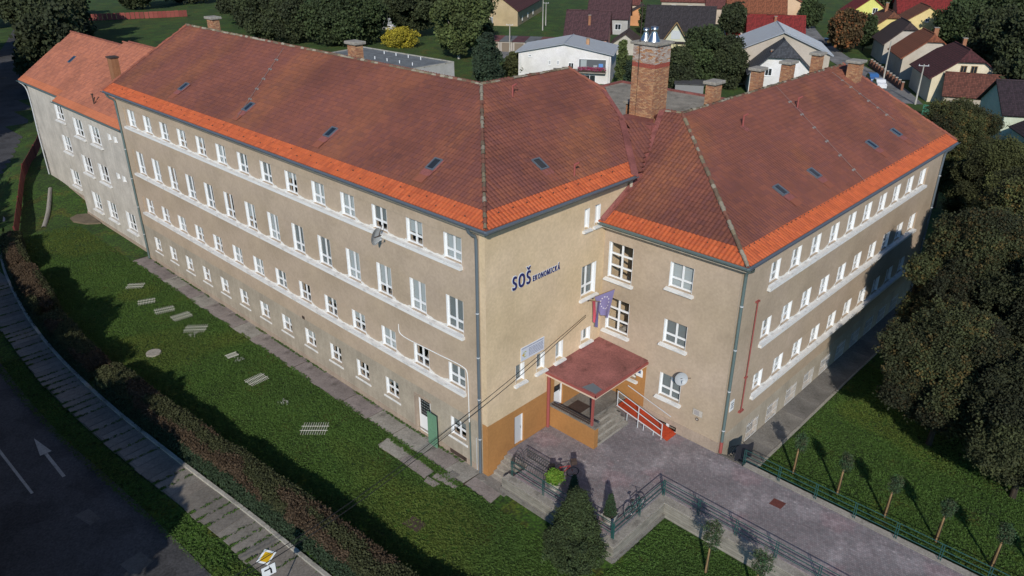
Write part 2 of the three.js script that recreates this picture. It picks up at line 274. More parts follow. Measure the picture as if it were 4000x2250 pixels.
// ribbon along a polyline between two offsets to its left
function ribbon(line, o0, o1, y, t, lift) {
  const L = [], R = [], n = line.length;
  for (let i = 0; i < n; i++) { const a = line[Math.max(0, i - 1)], b = line[Math.min(n - 1, i + 1)]; let dx = b[0] - a[0], dz = b[1] - a[1]; const l = Math.hypot(dx, dz); dx /= l; dz /= l; L.push([line[i][0] + dz * o0, line[i][1] - dx * o0]); R.push([line[i][0] + dz * o1, line[i][1] - dx * o1]); }
  const P = [], N = [], UV = []; const yy = (x, z) => (typeof y === 'function' ? y(x, z) : y);
  const quad = (a, b, c, d) => { const nn = V3().crossVectors(V3().subVectors(b, a), V3().subVectors(c, a)).normalize(); for (const q of [a, b, c, a, c, d]) { P.push(q.x, q.y, q.z); N.push(nn.x, nn.y, nn.z); UV.push(q.x + q.y, q.z + q.y); } };
  for (let i = 0; i < n - 1; i++) { const v = (q, dy) => V3(q[0], yy(q[0], q[1]) + dy, q[1]); const a = v(L[i], 0), b = v(L[i + 1], 0), c = v(R[i + 1], 0), d = v(R[i], 0); const flip = V3().crossVectors(V3().subVectors(b, a), V3().subVectors(c, a)).y < 0; if (flip) quad(a, d, c, b); else quad(a, b, c, d); quad(v(L[i], -t), v(L[i + 1], -t), b, a); quad(v(R[i + 1], -t), v(R[i], -t), d, c); }
  const g = new THREE.BufferGeometry(); g.setAttribute('position', new THREE.Float32BufferAttribute(P, 3)); g.setAttribute('normal', new THREE.Float32BufferAttribute(N, 3)); g.setAttribute('uv', new THREE.Float32BufferAttribute(UV, 2)); return g;
}
struct('road', ribbon(roadEdge, 0, 9.5, .245, .3), M.asphalt);
// painted arrow and lane line
{
  const z0 = 16.42; const sh = (pts) => sheet(pts, .2505, .004);
  struct('lane_arrow_marking', [sh([[-20.7, z0 - .1], [-17.7, z0 - .1], [-17.7, z0 + .08], [-20.7, z0 + .08]]), sh([[-22.8, z0 - .02], [-20.7, z0 - .33], [-20.7, z0 + .3]])], M.paint);
  struct('lane_line_marking', sheet([[-25.5, 18.2], [-17.45, 18.06], [-17.45, 18.2], [-25.5, 18.36]], .2505, .004), M.paint);
  struct('worn_marking', [sheet([[-13.95, 16.44], [-12.69, 16.27], [-12.6, 16.87], [-13.91, 17.17]], .2505, .004), sheet([[-8.84, 15.83], [-7.71, 15.66], [-7.4, 16.7], [-8.7, 16.9]], .2505, .004)], mat([.17, .17, .18], T(concMap)));
}
// pavement of slabs beside the road, a kerb beam on its school side
{
  const walk = struct('pavement', ribbon(walkLine, .02, 1.85, .43, .2), M.concD);
  const n = walkLine.length, r = RNG(5), mats = [mat([.33, .31, .285], T(concMap)), mat([.37, .345, .32], T(concMap)), mat([.29, .27, .25], T(concMap)), mat([.34, .31, .285], T(concMap))];
  for (let i = 0; i < n - 1; i++) {
    const [x0, z0] = walkLine[i], [x1, z1] = walkLine[i + 1]; const dx = x1 - x0, dz = z1 - z0, L = Math.hypot(dx, dz), nx = -dz / L, nz = dx / L; const s = z => z; const dir = nz > 0 ? 1 : -1;
    const at = (t, o) => [x0 + dx * t + nx * dir * o, z0 + dz * t + nz * dir * o]; const e = .035, up = .45 + (r() - .5) * .02, w = 1.7 + r() * .3;
    mesh('paving_slab', sheet([at(e, .03), at(1 - e, .03), at(1 - e, w), at(e, w)], up, .06), mats[Math.floor(r() * 4)], walk);
  }
  const kerb = top('kerb_beam', ribbon(walkLine, -.16, .03, .58, .3), M.concL, 'long pale concrete kerb between hedge and slab pavement', 'kerb');
  // lawn-side path at far left
}
// concrete strip of slabs along the long facade
{
  const strip = struct('facade_path', sheet([[-44.6, .05], [-.5, .05], [-.5, 1.5], [-44.6, 1.2]], .62, .2), M.soil);
  const r = RNG(9), mats = [M.conc, mat([.36, .31, .305], T(concMap)), mat([.40, .345, .34], T(concMap)), mat([.43, .375, .36], T(concMap))];
  let x = -44.4; while (x < -1.2) { const w = Math.min(1.7 + r() * 1.3, -.55 - x), k = (r() - .5) * .25; mesh('concrete_slab', sheet([[x, .07], [x + w - .05, .07], [x + w - .05 + k * .3, 1.42 + (r() - .5) * .2], [x + k * .3, 1.42 + (r() - .5) * .2]], .645 + (r() - .5) * .02, .08), mats[Math.floor(r() * 4)], strip); x += w; }
  const far = struct('yard_slabs', sheet([[-6.9, 1.62], [-2.6, 1.85], [-2.55, 2.5], [-6.8, 2.55]], .628, .1), M.concD);
  for (const q of [[[-6.95, 1.66], [-4.9, 1.72], [-4.8, 2.55], [-6.6, 2.62]], [[-4.82, 1.72], [-2.7, 1.85], [-2.5, 2.6], [-4.72, 2.57]], [[-2.4, 1.6], [-.7, 1.4], [-.62, 2.02], [-2.25, 2.25]], [[-2.45, 2.4], [-1.5, 2.35], [-1.55, 2.75], [-2.3, 2.8]], [[-.55, .0], [1.45, -.3], [1.5, .45], [-.5, 1.35]], [[-.5, 1.4], [1.48, .5], [1.6, 1.5], [1.0, 1.4]]]) mesh('concrete_slab', sheet(q, .65 + (r() - .5) * .02, .08), mats[Math.floor(r() * 4)], far);
}
// right-hand low walkway beside the side wing
{
  const w = struct('side_walkway', sheet([[8.5, -11.4], [10.25, -11.4], [10.25, -42], [8.5, -42]], .40, .2), M.concD);
  const r = RNG(31); for (let z = -11.5; z > -41; z -= 2.1) mesh('concrete_slab', sheet([[8.66, z], [10.2, z], [10.2, z - 2.05], [8.66, z - 2.05]], .415 + (r() - .5) * .015, .06), [M.concD, mat([.27, .255, .245], T(concMap))][Math.floor(r() * 2)], w);
  top('lawn_kerb', bx(10.25, 10.37, .1, .43, -42, -11.2), M.conc, 'concrete edging between side walkway and right lawn', 'kerb');
}
// raised yard and the ramp-like path to the right
struct('courtyard', [sheet([[.02, -9.54], [.02, -1.45], [1.75, -1.45], [1.75, -.2], [8.34, -.2], [8.34, -4.62], [48, -4.62], [48, -9.55]], 1.55, 1.9)], M.sett);

// ------------------------------------------------------------------ the school
const school = thing('school_building', 'large tan school with red tiled roofs and rows of white windows', 'building');
const FA = frameOf([-44, 0, 0], [1, 0, 0], [0, 0, 1]), FB = frameOf([0, 0, 0], [0, 0, -1], [1, 0, 0]), FE = frameOf([0, 0, -9.566], [1, 0, 0], [0, 0, 1]), FD = frameOf([8.568, 0, -9.566], [0, 0, -1], [1, 0, 0]);
const A0 = 44, cols = i => A0 - 3.091 - 3 * (14 - i); // left edge of column i on the long facade
const rowsA = [[13.10, 14.515], [9.05, 10.995], [5.50, 6.874], [1.98, 3.303]], WA = 1.33;
{ // long facade
  const holes = [], strips = []; const thin = .05;
  for (let r = 0; r < 4; r++) for (let i = 1; i <= 14; i++) { if (r === 3 && i === 13) holes.push([cols(i) - .04, cols(i) + 1.3, .68, 3.35]); else holes.push([cols(i), cols(i) + WA, rowsA[r][0], rowsA[r][1]]); }
  for (let r = 0; r < 3; r++) strips.push([1.35, A0 - 1.66, rowsA[r][0] - .10, rowsA[r][1] + .05]);
  mesh('facade_wall', [wall(FA, rectO(0, 43.6, .3, 15.45), holes, -.42, -.02)], M.tan, school);
  mesh('facade_wall', [wall(FA, rectO(0, 43.6, 4.0, 15.45), strips, -.02, .07)], M.tan, school);
  mesh('basement_wall', [wall(FA, rectO(0, 43.6, 1.0, 4.0), holes.filter(h => h[3] < 4).map(h => [h[0] - .01, h[1] + .01, Math.max(h[2], 1.0), h[3] + .01]).map(h => h[2] === 1.0 ? [h[0], h[1], 1.0001, h[3]] : h), -.02, .055)], M.tanLow, school);
  mesh('plinth', [wall(FA, rectO(0, cols(13) - .05, .2, 1.0), [], -.02, .075), wall(FA, rectO(cols(13) + 1.31, 43.6, .2, 1.0), [[cols(14) - .15, cols(14) + 1.35, .66, .99]], -.02, .075)], M.plinth, school);
  for (let r = 0; r < 3; r++) mesh('window_ledge', [bx(-44 + 1.3, -1.6, rowsA[r][0] - .24, rowsA[r][0] - .06, -.02, .27)], M.ledge, school);
  for (let r = 0; r < 4; r++) for (let i = 1; i <= 14; i++) { if (r === 3 && i === 13) continue; addWindow(school, FA, cols(i), rowsA[r][0], WA, rowsA[r][1] - rowsA[r][0], 2, [[.36, .30, .42, .45][r]], { plane: -.02, back: .12, tilt: r > 1, blind: r === 3 ? .5 + rw() * .5 : undefined, sillDepth: r === 3 ? .62 : .8 }); }
  const lit = mesh('basement_grate', [bx(-3.2, -1.75, .66, .99, -.05, .03)], M.iron, school);
}
{ // doors of the long facade
  const d = group('door', school), x0 = -44 + cols(13), x1 = x0 + 1.25;
  mesh('door_panel', bx(x0, x1, .69, 3.3, -.2, -.14), M.white, d);
  mesh('door_frame', [bx(x0 - .12, x0 - .02, .66, 3.42, -.1, .12), bx(x0 - .02, x1 + .1, 3.32, 3.44, -.1, .12)], M.plinth, d);
  for (let i = 0; i < 5; i++) for (let j = 0; j < 6; j++) mesh('glass_block', bx(x0 + .2 + i * .17, x0 + .34 + i * .17, 1.95 + j * .2, 2.12 + j * .2, -.14, -.115), M.darkglass, d);
  const l = group('louvred_door', school); l.position.set(x1 + .1, .67, .34); l.rotation.y = -.06;
  mesh('door_panel', bx(0, .82, .02, 2.25, -.03, .03), M.greendoor, l); for (let i = 0; i < 5; i++) for (const [a, b] of [[.3, 1.0], [1.2, 2.0]]) mesh('louvre', bx(.1 + i * .13, .17 + i * .13, a, b, .03, .055), M.greendoor, l);
}
{ // yellow end facade
  const W = [ // s0,s1,y0,y1,cols,rows
    [7.58, 8.02, 13.3, 14.47, 1, []], [8.5, 9.0, 13.3, 14.47, 1, []], [7.55, 8.86, 9.02, 11.02, 2, [.3]], [7.73, 8.62, 5.95, 6.85, 2, []], [5.45, 6.1, 5.75, 6.93, 1, []], [3.83, 4.5, 5.75, 6.88, 1, []], [2.14, 2.83, 5.75, 6.9, 1, []]];
  const door = [2.05, 2.82, 1.56, 3.55], pd = [5.42, 6.25, 2.45, 4.62];
  const holes = W.map(w => w.slice(0, 4));
  mesh('end_wall_yellow', wall(FB, rectO(-.06, 12.6, 4.03, 15.45), holes, -.4, 0), M.yellow, school);
  mesh('end_wall_orange', wall(FB, rectO(-.065, 12.6, .3, 4.03), [door, [pd[0], pd[1], pd[2], 4.02]], -.4, 0), M.orange, school);
  mesh('porch_wall_orange', wall(FB, rectO(4.75, 9.56, 4.035, 5.2), [[pd[0], pd[1], 4.0351, pd[3]]], 0.001, .012), M.orange, school);
  for (const w of W) addWindow(school, FB, w[0], w[2], w[1] - w[0], w[3] - w[2], w[4], w[5], { back: .2, blind: .3, tilt: w[5].length > 0 });
  for (const s of [door, pd]) { const d = group('door', school); d.applyMatrix4(FB); mesh('door_panel', bx(s[0] + .07, s[1] - .07, s[2], s[2] + (s === pd ? 1.0 : s[3] - s[2] - .07), -.2, -.14), s === pd ? M.white : M.greypaint, d); mesh('door_frame', [bx(s[0], s[0] + .07, s[2], s[3], -.22, -.1), bx(s[1] - .07, s[1], s[2], s[3], -.22, -.1), bx(s[0] + .07, s[1] - .07, s[3] - .07, s[3], -.22, -.1)], M.white, d); if (s === pd) mesh('pane', bx(s[0] + .07, s[1] - .07, s[2] + 1.0, s[3] - .07, -.18, -.16), M.darkglass, d); mesh('handle', bx(s[1] - .2, s[1] - .16, s[2] + .95, s[2] + 1.08, -.14, -.09), M.steel, d); }
}
{ // wing front with the stair windows
  const W = [[4.472, 5.94, 10.64, 12.13, 2, [.36]], [4.44, 5.93, 7.14, 8.63, 2, [.36]], [4.5, 5.93, 3.62, 5.15, 2, [.36]], [.34, 2.03, 9.9, 12.13, 2, [.34, .67]], [.38, 2.04, 6.48, 8.657, 2, [.34, .67]]];
  const porchWin = [1.9, 2.9, 3.9, 4.7], base = [4.56, 5.94, 1.62, 1.93];
  mesh('wing_wall', wall(FE, rectO(.002, 8.63, 2.26, 13.15), [...W.map(w => w.slice(0, 4)), porchWin], -.4, 0), M.tan, school);
  mesh('wing_plinth', wall(FE, rectO(.002, 8.64, .2, 2.26), [base], -.4, .03), M.plinth, school);
  mesh('porch_wall_orange', wall(FE, rectO(0, 3.55, 2.265, 5.3), [porchWin], .001, .035), M.orange, school);
  W.forEach((w, i) => addWindow(school, FE, w[0], w[2], w[1] - w[0], w[3] - w[2], w[4], w[5], { back: .16, blind: i > 2 ? 1 : .3 }));
  addWindow(school, FE, porchWin[0], porchWin[2], 1, .8, 2, [], { back: .16, blind: 1 });
  const v = group('basement_window', school); mesh('pane', bx(4.56, 5.94, 1.62, 1.93, -9.82, -9.8), M.darkglass, v); mesh('frame', [bx(5.2, 5.36, 1.62, 1.93, -9.75, -9.65), bx(4.56, 5.94, 1.58, 1.62, -9.7, -9.5)], M.white, v);
  for (const [y0, y1] of [[10.0, 10.1], [6.9, 7.0]]) for (let k = 0; k < 7; k++) mesh('stair_step', bx(.3 + k * .28, .3 + k * .28 + .3, y0 - 1.2 + k * .22, y0 - 1.1 + k * .22, -11.4, -10.3), M.concL, school);
}
const dz = c => 4.607 + 2.559 * (c - 1); // far edge of column c on the side facade
const rowsD = [[10.86, 12.171], [7.33, 8.657], [3.86, 5.154]];
{ // long side facade
  const holes = [], strips = [], L = 31.05;
  for (const [a, b] of rowsD) { for (let c = 1; c <= 10; c++) holes.push([dz(c) - 1.2, dz(c), a, b]); strips.push([dz(1) - 1.3, dz(10) + .12, a - .1, b + .05]); }
  const g = []; for (let c = 1; c <= 10; c++) g.push([dz(c) - 1.12, dz(c) + .24, .46, 1.64]);
  mesh('side_wall', wall(FD, rectO(.41, L, .2, 13.15), [...holes, ...g], -.42, -.02), M.tan, school);
  mesh('side_wall', wall(FD, rectO(.41, L, 2.42, 13.15), strips, -.02, .07), M.tan, school);
  mesh('side_basement_wall', wall(FD, rectO(.41, L, .2, 2.42), g, -.02, .055), M.tanLow, school);
  for (const [a] of rowsD) { const l = mesh('window_ledge', bx(dz(1) - 1.38, dz(10) + .2, a - .24, a - .06, -.02, .27), M.ledge, school); l.applyMatrix4(FD); }
  for (const [a, b] of rowsD) for (let c = 1; c <= 10; c++) addWindow(school, FD, dz(c) - 1.2, a, 1.2, b - a, 2, [.36], { plane: -.02, back: .12 });
  for (const q of g) { const w = group('barred_window', school); w.applyMatrix4(FD); mesh('pane', bx(q[0], q[1], q[2], q[3], -.24, -.22), M.darkglass, w); for (let k = 0; k <= 8; k++) { const x = lerp(q[0], q[1], k / 8); mesh('bar', bx(x - .011, x + .011, q[2] + .02, q[3] + .06, .075, .088), M.white, w); } for (const t of [.06, .5, .94]) { const y = lerp(q[2], q[3], t); mesh('bar', bx(q[0], q[1], y - .011, y + .011, .088, .1), M.white, w); } }
}

// lime wash smeared over the foot of the piers between the windows
function smear(fr, s0, s1, y, z, seed) { const r = RNG(seed), p = [[s0, y - .08], [s1, y - .08]], n = 14; for (let i = n; i >= 0; i--) { const t = i / n, e = Math.pow(Math.abs(t - .5) * 2, 2.2); p.push([lerp(s0, s1, t), y - .06 + .05 + e * (.10 + r() * .16) + r() * .05]); } return wall(fr, p, [], z, z + .004); }
for (let r = 0; r < 3; r++) for (let i = 1; i < 14; i++) mesh('paint_smear', smear(FA, cols(i) + WA + .01, cols(i + 1) - .01, rowsA[r][0], -.02, r * 40 + i), M.smear, school);
for (let r = 0; r < 3; r++) for (let c = 1; c < 10; c++) mesh('paint_smear', smear(FD, dz(c) + .01, dz(c + 1) - 1.21, rowsD[r][0], -.02, 200 + r * 40 + c), M.smear, school);
{ // hidden outer walls, gables, slabs inside
  mesh('gable_wall', [wall(frameOf([-44, 0, -14.8], [0, 0, 1], [-1, 0, 0]), [[0, .2], [14.8, .2], [14.8, 15.45], [7.4, 19.9], [0, 15.45]], [], -.4, -.01)], M.tan, school);
  mesh('rear_wall', [bx(-44, -15.2, .2, 15.45, -14.8, -14.4), bx(-15.6, -15.2, .2, 15.45, -22.4, -14.8), bx(-15.2, -9.6, .2, 15.45, -22.4, -22), bx(-9.6, -9.2, .2, 13.1, -40.6, -22.4)], M.tan, school);
  mesh('gable_wall', wall(frameOf([8.568, 0, -40.616], [-1, 0, 0], [0, 0, -1]), [[.4, .2], [18.1, .2], [18.1, 13.1], [9.05, 17.5], [.4, 13.1]], [], -.4, 0), M.tan, school);
  for (const y of [4.3, 8.1, 12.1]) mesh('floor_slab', [bx(-43.6, -.45, y, y + .25, -14.3, -.45)], M.inside, school);
  for (const y of [2.6, 6.1, 9.6]) mesh('floor_slab', [bx(2.2, 8.1, y, y + .25, -40, -10.05), bx(-9, 2.2, y, y + .25, -40, -12.4)], M.inside, school);
  mesh('inner_wall', [bx(-43.6, -5, .7, 15, -5.6, -5.4), bx(3.2, 3.4, .7, 12.6, -40, -13), bx(-6, -5.8, .7, 15, -12.4, -5.6), bx(-5.8, 8.1, 1, 12.6, -13, -12.8), bx(-43.6, 0, 15.1, 15.3, -14.3, -.45), bx(-9, 8.1, 12.7, 12.9, -40, -10.05)], M.inside, school);
}
// ---- roofs
const J = V3(-7.8, 20.14, -7.4), R2 = V3(-7.67, 20.1, -15.08), J2 = V3(-.45, 18, -17.34), R3 = V3(-.45, 18, -41.1), J2b = V3(-1.85, 17.95, -17.25);
const PA = [V3(-44.7, 15.72, .62), V3(.62, 15.72, .62), J, V3(-44.6, 20.14, -7.4)];
const PB = [V3(.62, 15.70, .62), V3(.62, 15.70, -11.23), V3(-3.09, 17.66, -14.79), V3(-5.41, 18.89, -15.84), R2, J];
const PD = [V3(9.18, 13.4, -8.96), V3(9.18, 13.4, -41.2), R3, J2];
const PE = [V3(0.02, 13.4, -8.96), V3(9.18, 13.4, -8.96), J2, J2b, V3(0.04, 15.33, -12.45)];
const PC = [V3(.12, 15.62, -11.75), V3(.04, 15.3, -12.45), V3(-1.45, 17.2, -15.9), V3(-3.0, 17.35, -14.95)];
const roof = mesh('roof', [slab(PA, .14), slab(PB, .14), slab(PD, .14), slab(PE, .14), slab([PC[0], PC[1], PC[2]], .1), slab([PC[0], PC[2], PC[3]], .1),
  slab([V3(-44.6, 20.14, -7.4), J, V3(-15.8, 15.72, -15.4), V3(-44.6, 15.72, -15.4)], .14), slab([J, R2, V3(-16, 15.7, -23.2), V3(-16, 15.7, -15.6)], .14), slab([R2, V3(-5.41, 18.89, -15.84), V3(-9, 15.9, -21.6), V3(-16, 15.7, -23.2)], .1),
  slab([J2, R3, V3(-10.1, 13.4, -41.2), V3(-10.1, 13.4, -20)], .14), slab([J2b, J2, V3(-8, 14.4, -20)], .12)], matFor(oldTile[0]), school);
const TW = .25, TL = .345, tpl = tileTemplate(TW, TL), tr = RNG(77), tiles = [];
const skyl = []; // skylights, placed below
function oldColor(r, u, v, p) {
  const n = noise2(p.x * 1 + p.z * .7, p.y * 3 + p.z, 2.6), m = noise2(p.x - p.z, p.y * 4 + p.x * .3, .9); const k = .80 + n * .30 + (m - .5) * .16 + (tr() - .5) * .14;
  const warm = sst(.55, .8, noise2(p.x + 91, p.z * 1.2 + p.y * 2, 3.7)) ; const c = oldTile[Math.floor(tr() * 4)]; const up = false;
  return up ? [.28, .20, .14] : [c[0] * k * (1 + warm * .22), c[1] * k * (1 + warm * .28), c[2] * k * (1 + warm * .02)];
}
const newColor = () => { const c = newTile[Math.floor(tr() * 4)], k = .88 + tr() * .2; return [c[0] * k, c[1] * k, c[2] * k]; };
const band = n => (r, u, v, p) => r < n ? newColor() : oldColor(r, u, v, p);
const warmTop = (P, ...lines) => P;
const bA = tileField(PA, TW, TL, band(3), tiles), bB = tileField(PB, TW, TL, band(3), tiles), bD = tileField(PD, TW, TL, band(3), tiles), bE = tileField(PE, TW, TL, band(3), tiles);
tileField(PC, TW, TL, oldColor, tiles);
{
  const near = tiles.map((t, i) => [t.pos.distanceToSquared(CAM), i]).sort((a, b) => a[0] - b[0]).slice(0, 300).map(a => a[1]), set = new Set(near);
  for (const i of near) { const t = tiles[i]; const fam = t.c[0] > .36 ? newTile : oldTile; let best = fam[0], bd = 9; for (const c of fam) { const d = Math.abs(c[0] - t.c[0]) + Math.abs(c[1] - t.c[1]); if (d < bd) { bd = d; best = c; } } const m = mesh('roof_tile', tpl, matFor(best), roof); m.matrix.makeBasis(t.b.U, t.b.V, t.b.N).setPosition(t.pos); m.matrix.decompose(m.position, m.quaternion, m.scale); }
  const rest = mesh('roof_tiles', mergeTiles(tiles.filter((t, i) => !set.has(i)), tpl), vcol, roof); rest.userData.kind = 'stuff';
}
ridge(roof, V3(-44.6, 20.17, -7.4), J, ridgeMats, 1); ridge(roof, J, R2, ridgeMats, 2); ridge(roof, V3(.55, 15.8, .55), J, ridgeMats, 3); ridge(roof, J2, V3(9.1, 13.5, -9.0), ridgeMats, 4); ridge(roof, J2, R3, ridgeMats, 5); ridge(roof, J2b, J2, ridgeMats, 6); ridge(roof, R2, V3(-5.41, 18.92, -15.84), redRidge, 7); ridge(roof, R3, V3(9.12, 13.5, -41.15), redRidge, 8); ridge(roof, V3(-44.65, 15.8, .55), V3(-44.6, 20.17, -7.4), redRidge, 9); ridge(roof, PC[3], PC[2], ridgeMats, 10);
// flashing between the two roofs
mesh('flashing', [slab([V3(.7, 15.78, -11.1), V3(.28, 15.62, -11.95), V3(-3.0, 17.62, -15.25), V3(-3.12, 17.74, -14.7)], .06), slab([V3(.05, 15.42, -12.3), V3(.35, 15.1, -12.6), V3(.2, 13.55, -9.05), V3(-.02, 13.6, -9.0)], .03), slab([V3(-3.1, 17.74, -14.75), V3(-5.4, 18.95, -15.8), V3(-5.5, 18.9, -16.05), V3(-3.2, 17.6, -15.1)], .06)], M.pinkmetal, roof);
mesh('flashing', [bx(-4.5, -2.4, 16.6, 17.35, -17.25, -15.6), bx(-3.1, -1.4, 17.0, 17.42, -16.2, -15.5)], M.pinkmetal, roof);
mesh('valley_wall', [wall(frameOf([.3, 0, -11.5], [-.707, 0, -.707], [.707, 0, -.707]), [[0, 13], [4.7, 13], [4.7, 17.4], [0, 15.5]], [], -.15, 0)], M.mortar, school);
function strip(b, a, c, w0, w1, lift) { const d = V3().subVectors(c, a).normalize(), q = V3().crossVectors(b.N, d).normalize(); const P = (p, w) => p.clone().addScaledVector(q, w).addScaledVector(b.N, lift); return slab([P(a, w0), P(c, w0), P(c, w1), P(a, w1)], .05); }
mesh('flashing', [strip(bB, V3(.7, 15.66, -11.15), V3(-3.09, 17.66, -14.79), -.16, .3, .12), strip(bB, V3(-3.05, 17.64, -14.77), V3(-5.45, 18.91, -15.86), -.12, .2, .12)], M.pinkmetal, roof);
mesh('flashing', [strip(bE, V3(.0, 13.42, -8.98), V3(.02, 15.35, -12.45), -.34, .04, .09), strip(bE, V3(.04, 15.33, -12.45), V3(-1.85, 17.95, -17.25), -.2, .16, .1)], M.pinkmetal, roof);
// snow guards on the new tile band
for (const [b, L, v, st, jog] of [[bA, 45, .72, 1.05, .35], [bB, 11.5, .72, 1.0, 0], [bD, 32, .95, .52, .0], [bE, 8.6, .72, 1.0, 0]]) { let k = 0; const q = PA; for (let u = .5; u < L; u += st) { const base = b === bA ? V3(-44.6, 15.72, .62).addScaledVector(b.U, 0) : b === bB ? V3(.62, 15.7, .62) : b === bD ? V3(9.18, 13.4, -8.96) : V3(.02, 13.4, -8.96); const dir = (b === bA || b === bE) ? V3(1, 0, 0) : V3(0, 0, -1); const p = base.addScaledVector(dir, u).addScaledVector(b.V, v - (k++ % 2) * jog).addScaledVector(b.N, .07); const m = mesh('snow_guard', geoCache.sg ||= bx(-.03, .03, -.03, .03, -.02, .035), M.iron, roof); m.matrix.makeBasis(b.U, b.V, b.N).setPosition(p); m.matrix.decompose(m.position, m.quaternion, m.scale); } }
// skylights
function skylight(b, p, w, h) {
  const g = group('skylight', school); g.matrix.makeBasis(b.U, b.V, b.N).setPosition(p); g.matrix.decompose(g.position, g.quaternion, g.scale);
  mesh('frame', [bx(-w / 2, w / 2, -h / 2, -h / 2 + .07, 0, .13), bx(-w / 2, w / 2, h / 2 - .07, h / 2, 0, .13), bx(-w / 2, -w / 2 + .07, -h / 2 + .07, h / 2 - .07, 0, .128), bx(w / 2 - .07, w / 2, -h / 2 + .07, h / 2 - .07, 0, .128)], M.zinc, g);
  mesh('pane', bx(-w / 2 + .07, w / 2 - .07, -h / 2 + .07, h / 2 - .07, .02, .09), M.darkglass, g);
  mesh('flashing', [bx(-w / 2 - .08, w / 2 + .08, -h / 2 - .42, -h / 2, .045, .065), bx(w / 2, w / 2 + .13, -h / 2, h / 2, .045, .065)], M.pinkmetal, g);
  const nt = mesh('new_tiles', [bx(-w / 2 - .02, w / 2 + .02, -h / 2 - .95, -h / 2 - .43, .05, .068)], matFor([.27, .085, .05]), g);
}
for (const x of [-34.4, -24.75, -15.05, -5.58]) skylight(bA, V3(x, 17.05, -1.76).addScaledVector(bA.N, .03), .62, .85);
skylight(bB, V3(-1.82, 16.96, -5.84).addScaledVector(bB.N, .03), .62, .85);
for (const z of [-17.25, -21.65, -30.64, -35.13]) skylight(bD, V3(6.5, 14.7, z).addScaledVector(bD.N, .03), .62, .85);
// vent pipes
for (const [p, b] of [[V3(-6.43, 19.38, -8.58), bB], [V3(-.54, 16.25, -7.22), bB], [V3(1.81, 16.92, -20.91), bD], [V3(1.89, 16.88, -28.34), bD]]) { const g = group('roof_vent', school); g.position.copy(p); mesh('pipe', [cyl(.055, .055, V3(0, -.1, 0), V3(0, .75, 0), 10), cyl(.055, .055, V3(0, .72, 0), V3(.22, .86, -.1), 10)], M.redpaint, g); const f = mesh('flashing', slab([V3(-.25, -.12, 0), V3(.25, -.12, 0), V3(.25, .12, 0), V3(-.25, .12, 0)].map(q => V3().addScaledVector(b.U, q.x).addScaledVector(b.V, q.y * 2.5 - .2).addScaledVector(b.N, .07)), .02), M.pinkmetal, g); }
// lightning conductors with their holders
for (const [a, c, b] of [[V3(-28.2, 19.95, -7.0), V3(-24.6, 16.5, -.75), bA], [V3(-.2, 17.9, -29), V3(8.4, 13.8, -25.05), bD], [V3(.0, 17.75, -37.9), V3(5.6, 15.1, -37.0), bD]]) { const g = group('lightning_conductor', school); mesh('wire', cyl(.012, .012, a.clone().addScaledVector(b.N, .13), c.clone().addScaledVector(b.N, .13), 6), mat([.22, .21, .20]), g); for (let i = 1; i < 7; i++) { const p = a.clone().lerp(c, i / 7 + .03).addScaledVector(b.N, .1), m = mesh('holder', geoCache.lh ||= mergeGeometries([bx(-.13, .13, -.012, .012, 0, .03), bx(-.14, -.115, -.07, .07, -.06, .03), bx(.115, .14, -.07, .07, -.06, .03)].map(clean)), M.holder, g); m.matrix.makeBasis(b.U, b.V, b.N).setPosition(p); m.matrix.decompose(m.position, m.quaternion, m.scale); } }
// gutters, soffits, downpipes
function gutter(a, L, dir) { const s = new THREE.Shape(); s.absarc(0, 0, .115, Math.PI, 0, false); s.lineTo(.095, 0); s.absarc(0, 0, .095, 0, Math.PI, true); const g = new THREE.ExtrudeGeometry(s, { depth: L, bevelEnabled: false, curveSegments: 8 }); const side = V3().crossVectors(V3(0, 1, 0), dir); g.applyMatrix4(new THREE.Matrix4().makeBasis(side, V3(0, 1, 0), dir).setPosition(a)); return g; }
mesh('gutter', gutter(V3(-44.75, 15.72, .74), 45.6, V3(1, 0, 0)), M.zinc, school);
mesh('gutter', gutter(V3(.74, 15.70, .8), 12.1, V3(0, 0, -1)), M.zinc, school);
mesh('gutter', gutter(V3(.02, 13.4, -8.84), 9.35, V3(1, 0, 0)), M.zincG, school);
mesh('gutter', gutter(V3(9.3, 13.4, -8.8), 32.5, V3(0, 0, -1)), M.zinc, school);
mesh('soffit', [bx(-44.6, .58, 15.42, 15.55, -.2, .56), bx(-.2, .56, 15.43, 15.54, -11.3, -.2), bx(-.1, 9.1, 13.1, 13.23, -9.7, -9.0), bx(8.4, 9.1, 13.11, 13.22, -41.1, -9.7)], M.tanLow, school);
mesh('fascia', [bx(-44.6, .62, 15.5, 15.62, .56, .6), bx(.56, .6, 15.5, 15.6, -11.2, .56), bx(.05, 9.15, 13.18, 13.3, -9.0, -8.97), bx(9.1, 9.14, 13.18, 13.3, -41.1, -9.0)], M.zincG, school);
